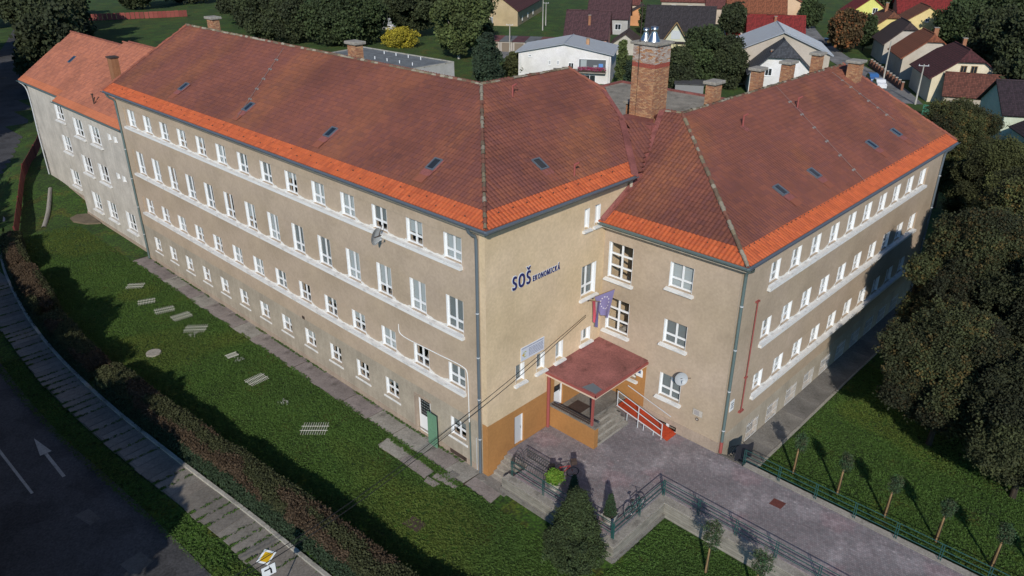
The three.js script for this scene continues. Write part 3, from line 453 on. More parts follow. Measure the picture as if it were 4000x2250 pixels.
for (const [pts, m] of [[[V3(-.5, 15.62, .74), V3(-.5, 15.3, .6), V3(-.5, 15.0, .2), V3(-.5, 14.6, .17), V3(-.5, 8, .17), V3(-.5, .7, .17)], M.zinc], [[V3(-43.85, 15.62, .74), V3(-43.85, 15.3, .6), V3(-43.85, 15.0, .2), V3(-43.85, 14.6, .17), V3(-43.85, 8, .17), V3(-43.85, .7, .17)], M.zincG], [[V3(9.3, 13.3, -9.3), V3(9.15, 13.0, -9.6), V3(8.8, 12.75, -9.75), V3(8.75, 12.4, -9.8), V3(8.75, 7, -9.8), V3(8.75, 2.2, -9.8)], M.zincG], [[V3(9.3, 13.3, -40.3), V3(9.1, 13.0, -40.35), V3(8.8, 12.7, -40.4), V3(8.75, 12.4, -40.4), V3(8.75, 6, -40.4), V3(8.75, .5, -40.4)], M.zinc]]) {
  const g = group('downpipe', school); mesh('pipe', tube(pts, .085, 60, 10), m, g); const e = pts[pts.length - 1]; for (let y = 3; y < 13; y += 2.6) mesh('bracket', cyl(.1, .1, V3(e.x, y, e.z), V3(e.x, y + .06, e.z), 10), M.greypaint, g);
}
mesh('downpipe_boot', cyl(.1, .1, V3(8.75, 1.5, -9.8), V3(8.75, 2.25, -9.8), 10), M.redpaint, school);
mesh('gas_pipe', [tube([V3(8.72, 10.4, -11.72), V3(8.72, 7, -11.72), V3(8.72, 3.4, -11.72)], .035, 8, 6), bx(8.64, 8.76, 10.36, 10.44, -11.9, -11.55), bx(8.64, 8.76, 5.6, 5.66, -11.85, -11.6), bx(8.64, 8.78, 3.32, 3.42, -11.95, -11.5)], M.redpaint, school);
mesh('conduit', [tube([V3(-7.21, 7.65, .12), V3(-7.18, 7.15, .12), V3(-6.9, 7.02, .12), V3(-4, 7.05, .12), V3(-1.8, 7.1, .12), V3(-1.5, 7.0, .12), V3(-1.42, 6.6, .12), V3(-1.38, 3.7, .12)], .035, 60, 6)], M.ledge, school);
mesh('conduit', tube([V3(-1.36, 3.7, .12), V3(-1.35, 2, .12), V3(-1.33, .7, .12)], .045, 6, 8), M.zincG, school);
mesh('conduit', tube([V3(-.85, 2.9, .1), V3(-.85, 1.5, .1), V3(-.85, .66, .1)], .025, 6, 6), M.greypaint, school);
mesh('wall_vent', bx(-18.1, -17.8, 3.98, 4.2, .05, .09), M.iron, school);

// ---- chimneys of brick
const brickCols = [[.62, .30, .165], [.56, .26, .15], [.70, .36, .20], [.47, .23, .145], [.76, .44, .25], [.58, .32, .20]];
const brickMats = brickCols.map(c => mat(c, { map: concMap, roughness: .95 })), paleMats = [[.68, .55, .49], [.58, .42, .36], [.76, .67, .62]].map(c => mat(c, { map: concMap, roughness: .95 })), redMats = [mat([.33, .075, .05]), mat([.29, .07, .05])];
function chimney(name, cx, cz, w, d, y0, y1, o = {}) {
  const g = group(name, school); mesh('mortar_core', bx(cx - w / 2 + .012, cx + w / 2 - .012, y0, y1, cz - d / 2 + .012, cz + d / 2 - .012), o.core || M.mortar, g);
  const bl = .24, bh = .075, gap = .012, r = RNG(o.seed || 3), list = []; let row = 0;
  for (let y = y0 + .02; y < y1 - bh; y += bh + gap, row++) for (const [ax, len, fx, face] of [[0, w, cz + d / 2, 1], [1, d, cx + w / 2, 1], [0, w, cz - d / 2, -1], [1, d, cx - w / 2, -1]]) {
    let s = -(row % 2) * bl / 2; for (; s < len - .02; s += bl + gap) { const a = Math.max(0, s), b = Math.min(len, s + bl); if (b - a < .05) continue; list.push({ ax, a: a, b, y, fx, face, len }); }
  }
  const full = {}; const rest = brickMats.map(() => []), restPale = [], parts = {}; const centre = t => t.ax ? V3(t.fx, t.y, cz + d / 2 - (t.a + t.b) / 2) : V3(cx - w / 2 + (t.a + t.b) / 2, t.y, t.fx);
  list.forEach(t => t.dist = centre(t).distanceToSquared(CAM) + (t.face < 0 ? 1e5 : 0)); list.sort((p, q) => p.dist - q.dist); const limit = o.limit ?? 0;
  list.forEach((t, i) => {
    const j = .012 + r() * .012, L = t.b - t.a, key = L.toFixed(2) + (r() > .5 ? 'a' : 'b'), c = centre(t); const pale = o.pale && t.y > o.pale[1] && r() < .75, red = o.pale && t.y > o.pale[0] && t.y <= o.pale[1]; const m = pale ? paleMats[Math.floor(r() * 3)] : red ? redMats[Math.floor(r() * 2)] : brickMats[Math.floor(r() * 6)];
    const gg = full[key] ||= bx(-L / 2, L / 2, 0, bh, -.03, key.endsWith('a') ? .012 : .02);
    const turn = t.ax ? (t.face > 0 ? Math.PI / 2 : -Math.PI / 2) : (t.face > 0 ? 0 : Math.PI);
    if (i < limit) { const b = mesh('brick', gg, m, g); b.position.copy(c); b.rotation.y = turn; }
    else { const q = gg.clone(); q.rotateY(turn); q.translate(c.x, c.y, c.z); (parts[m.uuid] ||= { m, l: [] }).l.push(q); }
  });
  for (const k in parts) { const b = mesh('bricks', parts[k].l, parts[k].m, g); b.userData.kind = 'stuff'; }
  const capH = o.cap ?? .14; const cg = new THREE.ExtrudeGeometry(new THREE.Shape(rectO(-w / 2 - .13, w / 2 + .13, -d / 2 - .13, d / 2 + .13).map(q => new THREE.Vector2(...q))), { depth: capH, bevelEnabled: true, bevelSize: .03, bevelThickness: .03, bevelSegments: 2 }); cg.rotateX(-Math.PI / 2); cg.translate(cx, y1 + .03, cz); mesh('cap', cg, M.conc, g);
  return g;
}
{
  const g = chimney('large_chimney', -3.48, -18.05, 1.68, 1.6, 15.6, 21.75, { limit: 300, seed: 9, pale: [20.35, 20.6], cap: .1 });
  for (const [x, z, s] of [[-3.95, -17.95, .92], [-3.3, -17.9, 1.1]]) { const c = mesh('cowl', new THREE.LatheGeometry([[.36, 0], [.36, .04], [.17, .45], [.17, .62], [.2, .63], [.2, .8], [0, .86]].map(q => new THREE.Vector2(q[0] * s, q[1] * s)), 20), M.steel, g); c.position.set(x, 21.9, z); }
  mesh('lightning_rod', [cyl(.025, .02, V3(-3.78, 20.0, -17.15), V3(-3.78, 24.2, -17.15), 6), cyl(.012, .012, V3(-3.82, 17.2, -17.2), V3(-3.8, 20, -17.18), 5)], M.iron, g);
  mesh('flat_roof', [bx(-24, -9.7, 12.5, 13.0, -43.5, -22), bx(-9.69, -2.0, 14.6, 14.9, -21.5, -15.2)], mat([.46, .42, .36], T(concMap)), school); mesh('flat_roof_edge', [bx(-24.2, -24, 12.6, 13.2, -43.5, -22), bx(-24.2, -9.7, 12.6, 13.2, -43.7, -43.5)], M.pinkmetal, school);
  mesh('court_wing_wall', bx(-23.8, -9.7, .2, 12.5, -43.2, -22.5), M.tan, school);
  chimney('chimney', -5.2, -19.2, .9, .9, 13.2, 17.6, { seed: 21 });
}
chimney('chimney', -40.6, -7.9, .95, .6, 19.6, 21.0, { seed: 4 }); chimney('chimney', -20.5, -7.85, .9, .6, 19.6, 21.05, { seed: 5 });
chimney('chimney', -1.3, -22.3, .62, .95, 17.0, 19.0, { seed: 6 }); chimney('chimney', -1.3, -28.2, .62, .8, 17.0, 19.1, { seed: 7 }); chimney('chimney', -1.25, -32.8, .62, 1.0, 17.0, 19.0, { seed: 8 }); chimney('chimney', -1.25, -37.8, .62, .85, 17.0, 19.05, { seed: 12 });
chimney('chimney', 1.2, -39.4, .85, 1.0, 16.4, 18.55, { seed: 13 });

// ---- entrance porch
{
  const g = group('entrance_porch', school);
  mesh('canopy', slab([V3(.0, 5.42, -4.62), V3(3.62, 5.40, -4.62), V3(3.62, 5.44, -9.54), V3(0, 5.72, -9.54)].map((v, i) => v), .09), M.canopy, g);
  mesh('canopy_edge', [bx(.02, 3.6, 5.2, 5.3, -4.66, -4.6), bx(3.58, 3.64, 5.2, 5.3, -9.5, -4.6)], mat([.62, .47, .36]), g);
  mesh('canopy_rim', [bx(0, 3.66, 5.31, 5.45, -4.68, -4.6), bx(3.6, 3.68, 5.31, 5.45, -9.54, -4.6)], M.redpaint, g);
  mesh('patch_sheet', slab([V3(2.55, 5.47, -4.78), V3(3.5, 5.47, -4.78), V3(3.5, 5.475, -5.35), V3(2.75, 5.48, -5.5)], .02), M.zinc, g);
  mesh('post', cyl(.1, .1, V3(.1, 1.5, -4.82), V3(.1, 5.25, -4.82), 12), M.redpaint, g); mesh('post', bx(3.12, 3.24, 3.05, 5.25, -5.1, -4.98), M.redpaint, g);
  mesh('parapet_wall', bx(0, 3.42, 1.5, 2.95, -5.35, -5.0), M.orange, g); mesh('parapet_cap', [bx(0, 3.0, 2.95, 3.03, -5.4, -4.95), bx(3.0, 3.5, 2.95, 3.06, -5.45, -4.92)], M.concD, g);
  for (const z of [-5.28, -5.1]) mesh('parapet_rail', bx(.15, 3.0, 3.03, 3.1, z, z + .05), M.iron, g);
  mesh('porch_floor', bx(.0, 2.2, 1.5, 2.42, -9.52, -5.35), M.concD, g);
  for (let k = 0; k < 4; k++) mesh('step', bx(2.2 + k * .3, 2.5 + k * .3, 1.5, 2.25 - k * .18, -8.35, -5.35), M.conc, g);
  mesh('notice_board', [bx(2.9, 3.35, 4.25, 4.7, -9.56, -9.5)], M.white, g); mesh('door_mat', bx(.4, 1.4, 2.42, 2.435, -7.2, -6.2), M.iron, g);
}
{ // steps beside the yard corner
  const s = group('yard_steps', school); for (let k = 0; k < 5; k++) mesh('step', bx(.03, 1.6, .5, 1.38 - k * .18, -1.45 + k * .28, -1.17 + k * .28), M.conc, s);
  const t = group('side_steps', school); for (let k = 0; k < 5; k++) mesh('step', bx(8.65, 10.2, .3, 1.36 - k * .2, -9.86 - k * .3, -9.56 - k * .3), M.conc, t);
}

// ------------------------------------------------------------------ annex at the left
{
  const an = thing('annex_building', 'pale grey annex with bright orange tile roof left of the long facade', 'building');
  const F1 = frameOf([-60, 0, -.4], [1, 0, 0], [0, 0, 1]), F2 = frameOf([-74.2, 0, -1.5], [1, 0, 0], [0, 0, 1]);
  const w1 = [], w2 = []; for (const y of [11.2, 7.5]) { w1.push([2.35, 4.75, y - 1.75, y], [6.5, 8.9, y - 1.75, y]); } for (const x of [2.7, 6.6, 11]) w1.push([x, x + 2.1, 2.0, 3.8]);
  const sm = []; for (const y of [11.15, 7.5]) sm.push([10.9, 11.7, y - .62, y], [12.2, 13.1, y - .62, y]);
  for (const y of [11.15, 7.76, 3.98]) w2.push([8.0, 10.4, y - 1.75, y]);
  mesh('facade_wall', wall(F1, rectO(0, 16, .9, 12.3), [...w1, ...sm], -.4, 0), M.annex, an); mesh('facade_wall', wall(F2, rectO(0, 14.2, 1.4, 12.25), w2, -.4, 0), M.annex, an);
  mesh('plinth', [bx(-60.05, -44.05, -.4, .9, -.8, -.34), bx(-74.25, -60.05, -.4, 1.4, -1.9, -1.44)], M.plinth, an);
  mesh('side_wall', [bx(-60.02, -59.6, .9, 12.3, -1.6, -.42), bx(-44.5, -44.1, .9, 12, -14, -.45), wall(frameOf([-74.2, 0, -13.4], [0, 0, 1], [-1, 0, 0]), [[0, .2], [11.9, .2], [11.9, 12.2], [5.95, 16.4], [0, 12.2]], [], -.4, 0), bx(-74, -44.1, .2, 12.2, -13.8, -13.4)], M.annex, an);
  mesh('inner_floor', [bx(-73.8, -44.6, 4.6, 4.8, -13, -2), bx(-73.8, -44.6, 8.4, 8.6, -13, -2), bx(-73.8, -44.6, .9, 12, -5.2, -5)], M.inside, an);
  for (const w of w1) addWindow(an, F1, w[0], w[2], w[1] - w[0], w[3] - w[2], 3, [.36], { back: .18, blind: .7 + rw() * .3 }); for (const w of sm) addWindow(an, F1, w[0], w[2], w[1] - w[0], w[3] - w[2], 1, [], { back: .18, blind: 1, sill: false }); for (const w of w2) addWindow(an, F2, w[0], w[2], w[1] - w[0], w[3] - w[2], 3, [.36], { back: .18, blind: .8 });
  const P1 = [V3(-60.3, 12.42, .2), V3(-44.1, 12.42, .2), V3(-44.1, 17.35, -7.4), V3(-58.1, 17.35, -7.4), V3(-60.3, 16.8, -6.55)], P2 = [V3(-74.8, 12.35, -1.0), V3(-59.9, 12.35, -1.0), V3(-59.9, 16.8, -7.5), V3(-74.6, 16.8, -7.5)];
  const rf = mesh('roof', [slab(P1, .14), slab(P2, .14), slab([V3(-74.6, 16.8, -7.5), V3(-59.9, 16.8, -7.5), V3(-59.9, 12.3, -14), V3(-74.8, 12.3, -14)], .14), slab([V3(-59.9, 17.35, -7.4), V3(-44.1, 17.35, -7.4), V3(-44.1, 12.3, -14.6), V3(-59.9, 12.3, -14.6)], .14)], matFor(annexTile[1]), an);
  const list = [], t2 = tileTemplate(.3, .4), rr = RNG(88), col = (r, u, v, p) => { const c = annexTile[Math.floor(rr() * 4)], k = .86 + noise2(p.x, p.z * 2, 3) * .28 + (rr() - .5) * .12; return r < 2 ? [.44 * k, .14 * k, .065 * k] : [c[0] * k, c[1] * k, c[2] * k]; };
  tileField(P1, .3, .4, col, list); tileField(P2, .3, .4, col, list); const tm = mesh('roof_tiles', mergeTiles(list, t2), vcol, rf); tm.userData.kind = 'stuff';
  ridge(rf, V3(-74.6, 16.83, -7.5), V3(-59.9, 16.83, -7.5), redRidge, 31); ridge(rf, V3(-58.1, 17.38, -7.4), V3(-44.3, 17.38, -7.4), redRidge, 32);
  mesh('gutter', gutter(V3(-60.4, 12.4, .3), 16.2, V3(1, 0, 0)), M.zincG, an); mesh('gutter', gutter(V3(-74.9, 12.32, -.9), 14.9, V3(1, 0, 0)), M.zincG, an);
  mesh('downpipe', [tube([V3(-74.3, 12.2, -.9), V3(-74.3, 11.9, -1.2), V3(-74.25, 11.4, -1.42), V3(-74.25, 6, -1.42), V3(-74.25, 1.2, -1.42)], .07, 30, 6)], M.greypaint, an);
  const bb = planeBasis(P1), b2 = planeBasis(P2);
  for (const [x, b, P] of [[-67.5, b2, V3(-67.5, 14.9, -4.72)], [-52.5, bb, V3(-51.6, 14.5, -3.0)]]) { const g = group('skylight', an); g.matrix.makeBasis(b.U, b.V, b.N).setPosition(P.addScaledVector(b.N, .03)); g.matrix.decompose(g.position, g.quaternion, g.scale); mesh('frame', [bx(-.35, .35, -.5, .5, 0, .08)], M.zinc, g); mesh('pane', bx(-.27, .27, -.42, .42, .08, .1), M.darkglass, g); }
  const cg = group('chimney', an); mesh('stack', [bx(-51.0, -50.15, 14, 17.3, -3.1, -2.45)], mat([.44, .20, .10], T(streakMap)), cg); mesh('cap', bx(-51.08, -50.07, 17.3, 17.42, -3.18, -2.37), M.iron, cg);
  const vg = group('roof_vent', an); mesh('pipe', [cyl(.06, .06, V3(-52.2, 13.1, -.9), V3(-52.2, 14.1, -.9)), cyl(.05, .05, V3(-52.2, 13.4, -.9), V3(-51.7, 13.9, -.9)), cyl(.12, .12, V3(-52.2, 14.05, -.9), V3(-52.2, 14.15, -.9))], M.iron, vg);
  const bg = top('ball_vent', new THREE.SphereGeometry(.55, 16, 12), M.redpaint, 'round rust red ball vent behind annex roof ridge', 'vent'); bg.position.set(-51.6, 17.6, -8.3);
}

// ------------------------------------------------------------------ ramp, railings, walls of the yard
{
  const t = thing('wheelchair_ramp', 'orange red wheelchair ramp with grey rails beside the entrance steps', 'ramp', [0, 0, 0]);
  mesh('deck', slab([V3(2.45, 2.42, -8.38), V3(5.75, 1.68, -8.5), V3(5.75, 1.68, -9.5), V3(2.45, 2.42, -9.5)], .06), M.rampred, t); mesh('toe_plate', slab([V3(5.76, 1.675, -8.5), V3(6.02, 1.57, -8.52), V3(6.02, 1.57, -9.5), V3(5.76, 1.675, -9.5)], .02), M.rampred, t);
  mesh('edge_beam', [cyl(.035, .035, V3(2.45, 2.42, -8.4), V3(5.7, 1.68, -8.5))], M.greypaint, t);
  for (const [x, y] of [[2.46, 2.35], [4.0, 1.55], [5.66, 1.55]]) { const top1 = lerp(3.42, 2.62, (x - 2.46) / 3.2); mesh('post', cyl(.032, .032, V3(x, y, -8.44), V3(x, top1, -8.44)), M.greypaint, t); }
  for (const x of [3.2, 4.4, 5.1]) mesh('foot', cyl(.03, .03, V3(x, 1.55, -8.46), V3(x, lerp(2.4, 1.68, (x - 2.45) / 3.3), -8.46)), M.greypaint, t);
  for (const dy of [0, -.45]) mesh('rail', cyl(.028, .028, V3(2.46, 3.42 + dy, -8.44), V3(5.66, 2.62 + dy, -8.44)), M.greypaint, t);
  mesh('handrail', [cyl(.028, .028, V3(2.46, 3.35, -9.42), V3(5.6, 2.6, -9.42))], M.greypaint, t);
}
function railing(label, pts, n, y0, h = .95, rails = [.32, .62, .95]) {
  const t = thing('metal_railing', label, 'railing', [pts[0][0], y0, pts[0][1]], 0, 'green metal railings round the yard'); const o = V3(pts[0][0], 0, pts[0][1]);
  const a = V3(0, 0, 0), b = V3(pts[1][0] - o.x, 0, pts[1][1] - o.z);
  for (const r of rails) mesh('rail', cyl(.022, .022, a.clone().setY(r), b.clone().setY(r)), M.green, t);
  for (let i = 0; i <= n; i++) { const q = a.clone().lerp(b, i / n); for (const s of [-.05, .05]) mesh('post', cyl(.022, .022, q.clone().add(V3(s, -.35, 0)), q.clone().add(V3(s, h, 0))), M.green, t); }
  return t;
}
railing('green railing above the front wall with bicycle rack behind it', [[1.62, -.16], [8.4, -.16]], 3, 1.52);
railing('short green railing with a bicycle leaning on it', [[8.42, -.2], [8.42, -4.6]], 2, 1.52);
railing('long green railing on the near edge of the path', [[8.44, -4.54], [29.44, -4.54]], 10, 1.52);
railing('long green railing between the path and the sapling lawn', [[10.26, -9.72], [30.6, -9.72]], 10, 1.58);
function retaining(label, core, face, foot) { const t = thing('retaining_wall', label, 'wall'); mesh('coping', core, M.conc, t); mesh('wall_face', face, M.board, t); if (foot) mesh('footing', foot, M.concD, t); }
retaining('board marked concrete retaining wall facing the front lawn', bx(1.35, 8.8, .2, 1.5, -.196, .27), bx(1.3, 8.84, .2, 1.44, .27, .31), bx(1.25, 8.9, .2, .86, .31, .4));
retaining('short board marked concrete wall below the leaning bicycle', bx(8.345, 8.8, .2, 1.497, -4.12, -.2), bx(8.8, 8.845, .2, 1.43, -4.08, .27), bx(8.845, 8.94, .2, .82, -4.05, .3));
retaining('long concrete wall below the near edge of the path', bx(8.345, 48, .2, 1.494, -4.615, -4.12), bx(8.846, 48, .2, 1.42, -4.12, -4.08), null);
top('retaining_wall', [bx(10.3, 48, .1, 1.57, -9.95, -9.56)], M.conc, 'low concrete wall between path and sapling lawn', 'wall');
struct('stair_landing', [bx(-.5, 1.75, .3, .66, -.05, .6)], M.concD);

// ------------------------------------------------------------------ signs on the school
{
  const font = await new FontLoader().loadAsync('fonts/droid/droid_sans_bold.typeface.json');
  const navy = mat([.012, .016, .11], { roughness: .5 }), back = mat([.62, .66, .72], { roughness: .6 });
  const t = thing('lettering_sign', 'navy letters reading SOŠ EKONOMICKÁ on the yellow wall', 'sign', [0.01, 0, 0]);
  const put = (txt, z, y, size, sx) => {
    let adv = 0; for (const ch of txt) {
      const base = ch === 'Š' ? 'S' : ch === 'Á' ? 'A' : ch; const mk = (bev, d) => { const g = new TextGeometry(base, { font, size, depth: d, curveSegments: 5, bevelEnabled: bev > 0, bevelSize: bev, bevelThickness: .005, bevelSegments: 1 }); return g; };
      const g = mk(0, .03); g.computeBoundingBox(); const bb = g.boundingBox, w = (bb.max.x - bb.min.x) * sx; const parts = [g], outl = [mk(size * .055, .012)];
      const acc = (pts) => { const s = new THREE.Shape(pts.map(q => new THREE.Vector2(q[0] * size, q[1] * size))); parts.push(new THREE.ExtrudeGeometry(s, { depth: .03, bevelEnabled: false })); outl.push(new THREE.ExtrudeGeometry(s, { depth: .01, bevelEnabled: true, bevelSize: size * .055, bevelThickness: .005, bevelSegments: 1 })); };
      const mid = (bb.min.x + bb.max.x) / 2 / size; if (ch === 'Š') acc([[mid - .28, 1.3], [mid - .12, 1.3], [mid, 1.17], [mid + .12, 1.3], [mid + .28, 1.3], [mid + .08, 1.06], [mid - .08, 1.06]]); if (ch === 'Á') acc([[mid - .1, 1.06], [mid + .06, 1.06], [mid + .28, 1.34], [mid + .06, 1.34]]);
      const L = group('letter', t); for (const [list, m, off] of [[outl, back, 0], [parts, navy, .014]]) { const q = mergeGeometries(list.map(clean)); q.translate(-bb.min.x, 0, 0); q.scale(sx, 1, 1); q.rotateY(Math.PI / 2); q.translate(off, 0, 0); mesh(m === navy ? 'letter_face' : 'letter_outline', q, m, L); }
      L.position.set(0, y, z - adv); adv += w + size * .13 * (sx / .6);
    }
  };
  put('SOŠ', -1.83, 11.56, .76, .72); put('EKONOMICKÁ', -3.38, 11.58, .31, .72);
  // information board
  const c = document.createElement('canvas'); c.width = 512; c.height = 240; const x = c.getContext('2d'); x.fillStyle = '#c9ccd6'; x.fillRect(0, 0, 512, 240); x.fillStyle = '#2a3058'; x.font = 'bold 24px sans-serif'; x.fillText('STREDNÁ ODBORNÁ ŠKOLA EKONOMICKÁ', 14, 32, 484);
  x.font = 'bold 150px serif'; x.fillStyle = '#a5a85e'; x.fillText('€', 34, 190); x.fillStyle = '#d6a21c'; x.fillRect(24, 128, 46, 22); x.fillStyle = '#39406a'; const rr = RNG(4); for (let k = 0; k < 6; k++) { x.fillRect(170, 62 + k * 26, 40, 9); x.fillRect(222, 60 + k * 26, 12, 13); let xx = 246; while (xx < 480) { const w = 10 + rr() * 34; x.fillRect(xx, 62 + k * 26, Math.min(w, 490 - xx), 9); xx += w + 7; } }
  const tx = new THREE.CanvasTexture(c); tx.colorSpace = THREE.SRGBColorSpace; const b = thing('information_board', 'white school notice board with yellow euro emblem above small windows', 'sign', [.03, 7.45, -3.43]);
  mesh('panel', bx(0, .03, -.42, .42, -.95, .95), M.white, b); const pg = new THREE.PlaneGeometry(1.88, .82); pg.rotateY(Math.PI / 2); const p = mesh('print', pg, new THREE.MeshStandardMaterial({ map: tx, roughness: .6 }), b); p.position.x = .034;
  const c2 = document.createElement('canvas'); c2.width = 128; c2.height = 96; const y = c2.getContext('2d'); y.fillStyle = '#b9b2a8'; y.fillRect(0, 0, 128, 96); y.fillStyle = '#5a5a72'; for (let k = 0; k < 6; k++) y.fillRect(12, 12 + k * 13, 70 + (k * 37) % 34, 5); const t2 = new THREE.CanvasTexture(c2); t2.colorSpace = THREE.SRGBColorSpace;
  const q = thing('wall_plaque', 'small pale plaque with rows of text near wing corner', 'plaque', [7.2, 3.6, -9.53]); mesh('panel', bx(-.3, .3, -.2, .2, 0, .03), M.concL, q); const pp = mesh('print', new THREE.PlaneGeometry(.54, .36), new THREE.MeshStandardMaterial({ map: t2 }), q); pp.position.z = .034;
  const q2 = thing('wall_plaque', 'white notice plate on the side wall behind the downpipe', 'plaque', [8.66, 4.3, -10.55]); mesh('panel', bx(0, .03, -.35, .35, -.22, .22), M.white, q2); mesh('print_line', [bx(.03, .034, .12, .18, -.16, .16), bx(.03, .034, -.02, .04, -.16, .1), bx(.03, .034, -.16, -.1, -.16, .13)], M.zinc, q2);
  const q3 = thing('notice_print', 'white printed notice on the orange porch wall', 'sign', [3.0, 4.55, -9.5]); mesh('panel', bx(-.32, .32, -.24, .24, 0, .025), M.white, q3); mesh('picture', [bx(-.22, -.04, -.1, .12, .025, .03), bx(.04, .24, -.06, .14, .025, .03)], mat([.05, .08, .2]), q3);
  const v = thing('wall_bell', 'small round brass bell under the plaque', 'bell', [7.2, 3.16, -9.53]); mesh('ring', new THREE.TorusGeometry(.08, .025, 8, 16), M.iron, v); mesh('disc', new THREE.CylinderGeometry(.06, .06, .03, 16).rotateX(Math.PI / 2), M.concL, v);
}
// flags
function flagThing(label, base, dir, len, cloth, name) {
  const t = thing('flag', label, 'flag', base); const e = V3(...dir).normalize().multiplyScalar(len); mesh('pole', cyl(.02, .018, V3(0, 0, 0), e), M.wood, t); mesh('bracket', bx(-.02, .06, -.08, .05, -.05, .05), M.iron, t); cloth(t, e); return t;
}
function drape(e, t0, t1, drop, seed, waves) { const nx = 14, ny = 20, P = [], I = [], UV = [], r = RNG(seed); const side = V3().crossVectors(e.clone().normalize(), V3(0, 1, 0)).normalize(); for (let j = 0; j <= ny; j++) for (let i = 0; i <= nx; i++) { const s = i / nx, v = j / ny; const sq = 1 - v * .62; const p = e.clone().multiplyScalar(lerp(t0, t1, .62 + (s - .62) * sq)); p.y -= v * drop * (.78 + .22 * s); p.addScaledVector(side, Math.sin(s * waves + v * 1.5) * .08 * v); P.push(p.x, p.y, p.z); UV.push(s, 1 - v); } for (let j = 0; j < ny; j++) for (let i = 0; i < nx; i++) { const a = j * (nx + 1) + i; I.push(a, a + nx + 1, a + 1, a + 1, a + nx + 1, a + nx + 2); } const g = new THREE.BufferGeometry(); g.setAttribute('position', new THREE.Float32BufferAttribute(P, 3)); g.setAttribute('uv', new THREE.Float32BufferAttribute(UV, 2)); g.setIndex(I); g.computeVertexNormals(); return g; }
{
  const cv = (draw) => { const c = document.createElement('canvas'); c.width = 192; c.height = 256; draw(c.getContext('2d')); const t = new THREE.CanvasTexture(c); t.colorSpace = THREE.SRGBColorSpace; return new THREE.MeshStandardMaterial({ map: t, roughness: .9, side: THREE.DoubleSide }); };
  const tri = cv(x => { x.fillStyle = '#b8505f'; x.fillRect(0, 0, 80, 256); x.fillStyle = '#b4b2ba'; x.fillRect(80, 0, 52, 256); x.fillStyle = '#625c86'; x.fillRect(132, 0, 60, 256); });
  const eu = cv(x => { x.fillStyle = '#7b749e'; x.fillRect(0, 0, 192, 256); x.fillStyle = '#d8d4dc'; for (let k = 0; k < 12; k++) { const a = k / 12 * Math.PI * 2, cx = 96 + Math.cos(a) * 52, cy = 110 + Math.sin(a) * 66; x.beginPath(); for (let j = 0; j < 10; j++) { const b = j / 10 * Math.PI * 2 - Math.PI / 2, r = j % 2 ? 4.5 : 10; x.lineTo(cx + Math.cos(b) * r, cy + Math.sin(b) * r); } x.fill(); } });
  flagThing('red white and blue flag hanging from the yellow wall', [.05, 8.75, -8.2], [.9, .42, .5], 1.9, (t, e) => mesh('cloth', drape(e, .35, .95, 1.7, 3, 9), tri, t));
  flagThing('blue flag with ring of stars beside the stair window', [.05, 8.75, -8.6], [.8, .55, -.1], 1.75, (t, e) => mesh('cloth', drape(e, .1, 1.0, 1.75, 5, 7), eu, t));
}
// satellite dishes
function dish(label, p, turn, tilt, r) { const t = thing('satellite_dish', label, 'satellite dish', p, 0, 'satellite dishes on the school walls'); const h = group('dish_head', t); h.rotation.set(tilt, turn, 0, 'YXZ'); mesh('reflector', new THREE.LatheGeometry([...Array(9)].map((_, i) => new THREE.Vector2(r * i / 8, .28 * r * (i / 8) ** 2)), 24).rotateX(Math.PI / 2), new THREE.MeshStandardMaterial({ color: lin([.36, .38, .40]), roughness: .5, side: THREE.DoubleSide }), h); mesh('feed_arm', [cyl(.015, .015, V3(0, -r * .9, .05), V3(0, -.1, r * .9)), bx(-.05, .05, -.13, -.03, r * .85, r * 1.0)], M.greypaint, h); return t; }
{ const d = dish('grey satellite dish fixed below a top floor window', [-8.0, 13.1, .75], 1.9, .1, .5); mesh('bracket', [cyl(.025, .025, V3(0, -.1, 0), V3(0, -.1, -.75)), cyl(.02, .02, V3(0, .5, -.6), V3(0, -.1, -.3))], M.iron, d); }
{ const d = dish('grey satellite dish beside the lowest window above the ramp', [6.15, 5.65, -9.05], .9, -.25, .38); mesh('bracket', [cyl(.02, .02, V3(0, 0, 0), V3(.35, -.05, -.5)), cyl(.015, .015, V3(0, 0, 0), V3(-.3, -.1, .1))], M.iron, d); }
// overhead cables
for (const [label, dy, dx] of [['black overhead cable from the yellow wall across the lawn', 0, 0], ['lower black overhead cable running just beside the other', -.12, .16]]) top('overhead_cable', tube([V3(.03, 7.78 + dy, -8.1), V3(.45 + dx, 6.72 + dy, -1.5), V3(1.05 + dx, 5.98 + dy, 6), V3(1.5 + dx, 5.85 + dy, 11), V3(1.85 + dx, 6.1 + dy, 15.5), V3(3 + dx, 7.7, 27)], .018, 60, 5), M.black, label, 'cable', 'overhead cables');
{ const t = thing('utility_pole', 'concrete utility pole across the road carrying the school cables', 'pole', [3.1, .2, 27.2]); mesh('shaft', cyl(.17, .1, V3(0, 0, 0), V3(0, 8.2, 0), 10), M.conc, t); mesh('crossarm', bx(-.6, .6, 7.6, 7.7, -.05, .05), M.iron, t); }

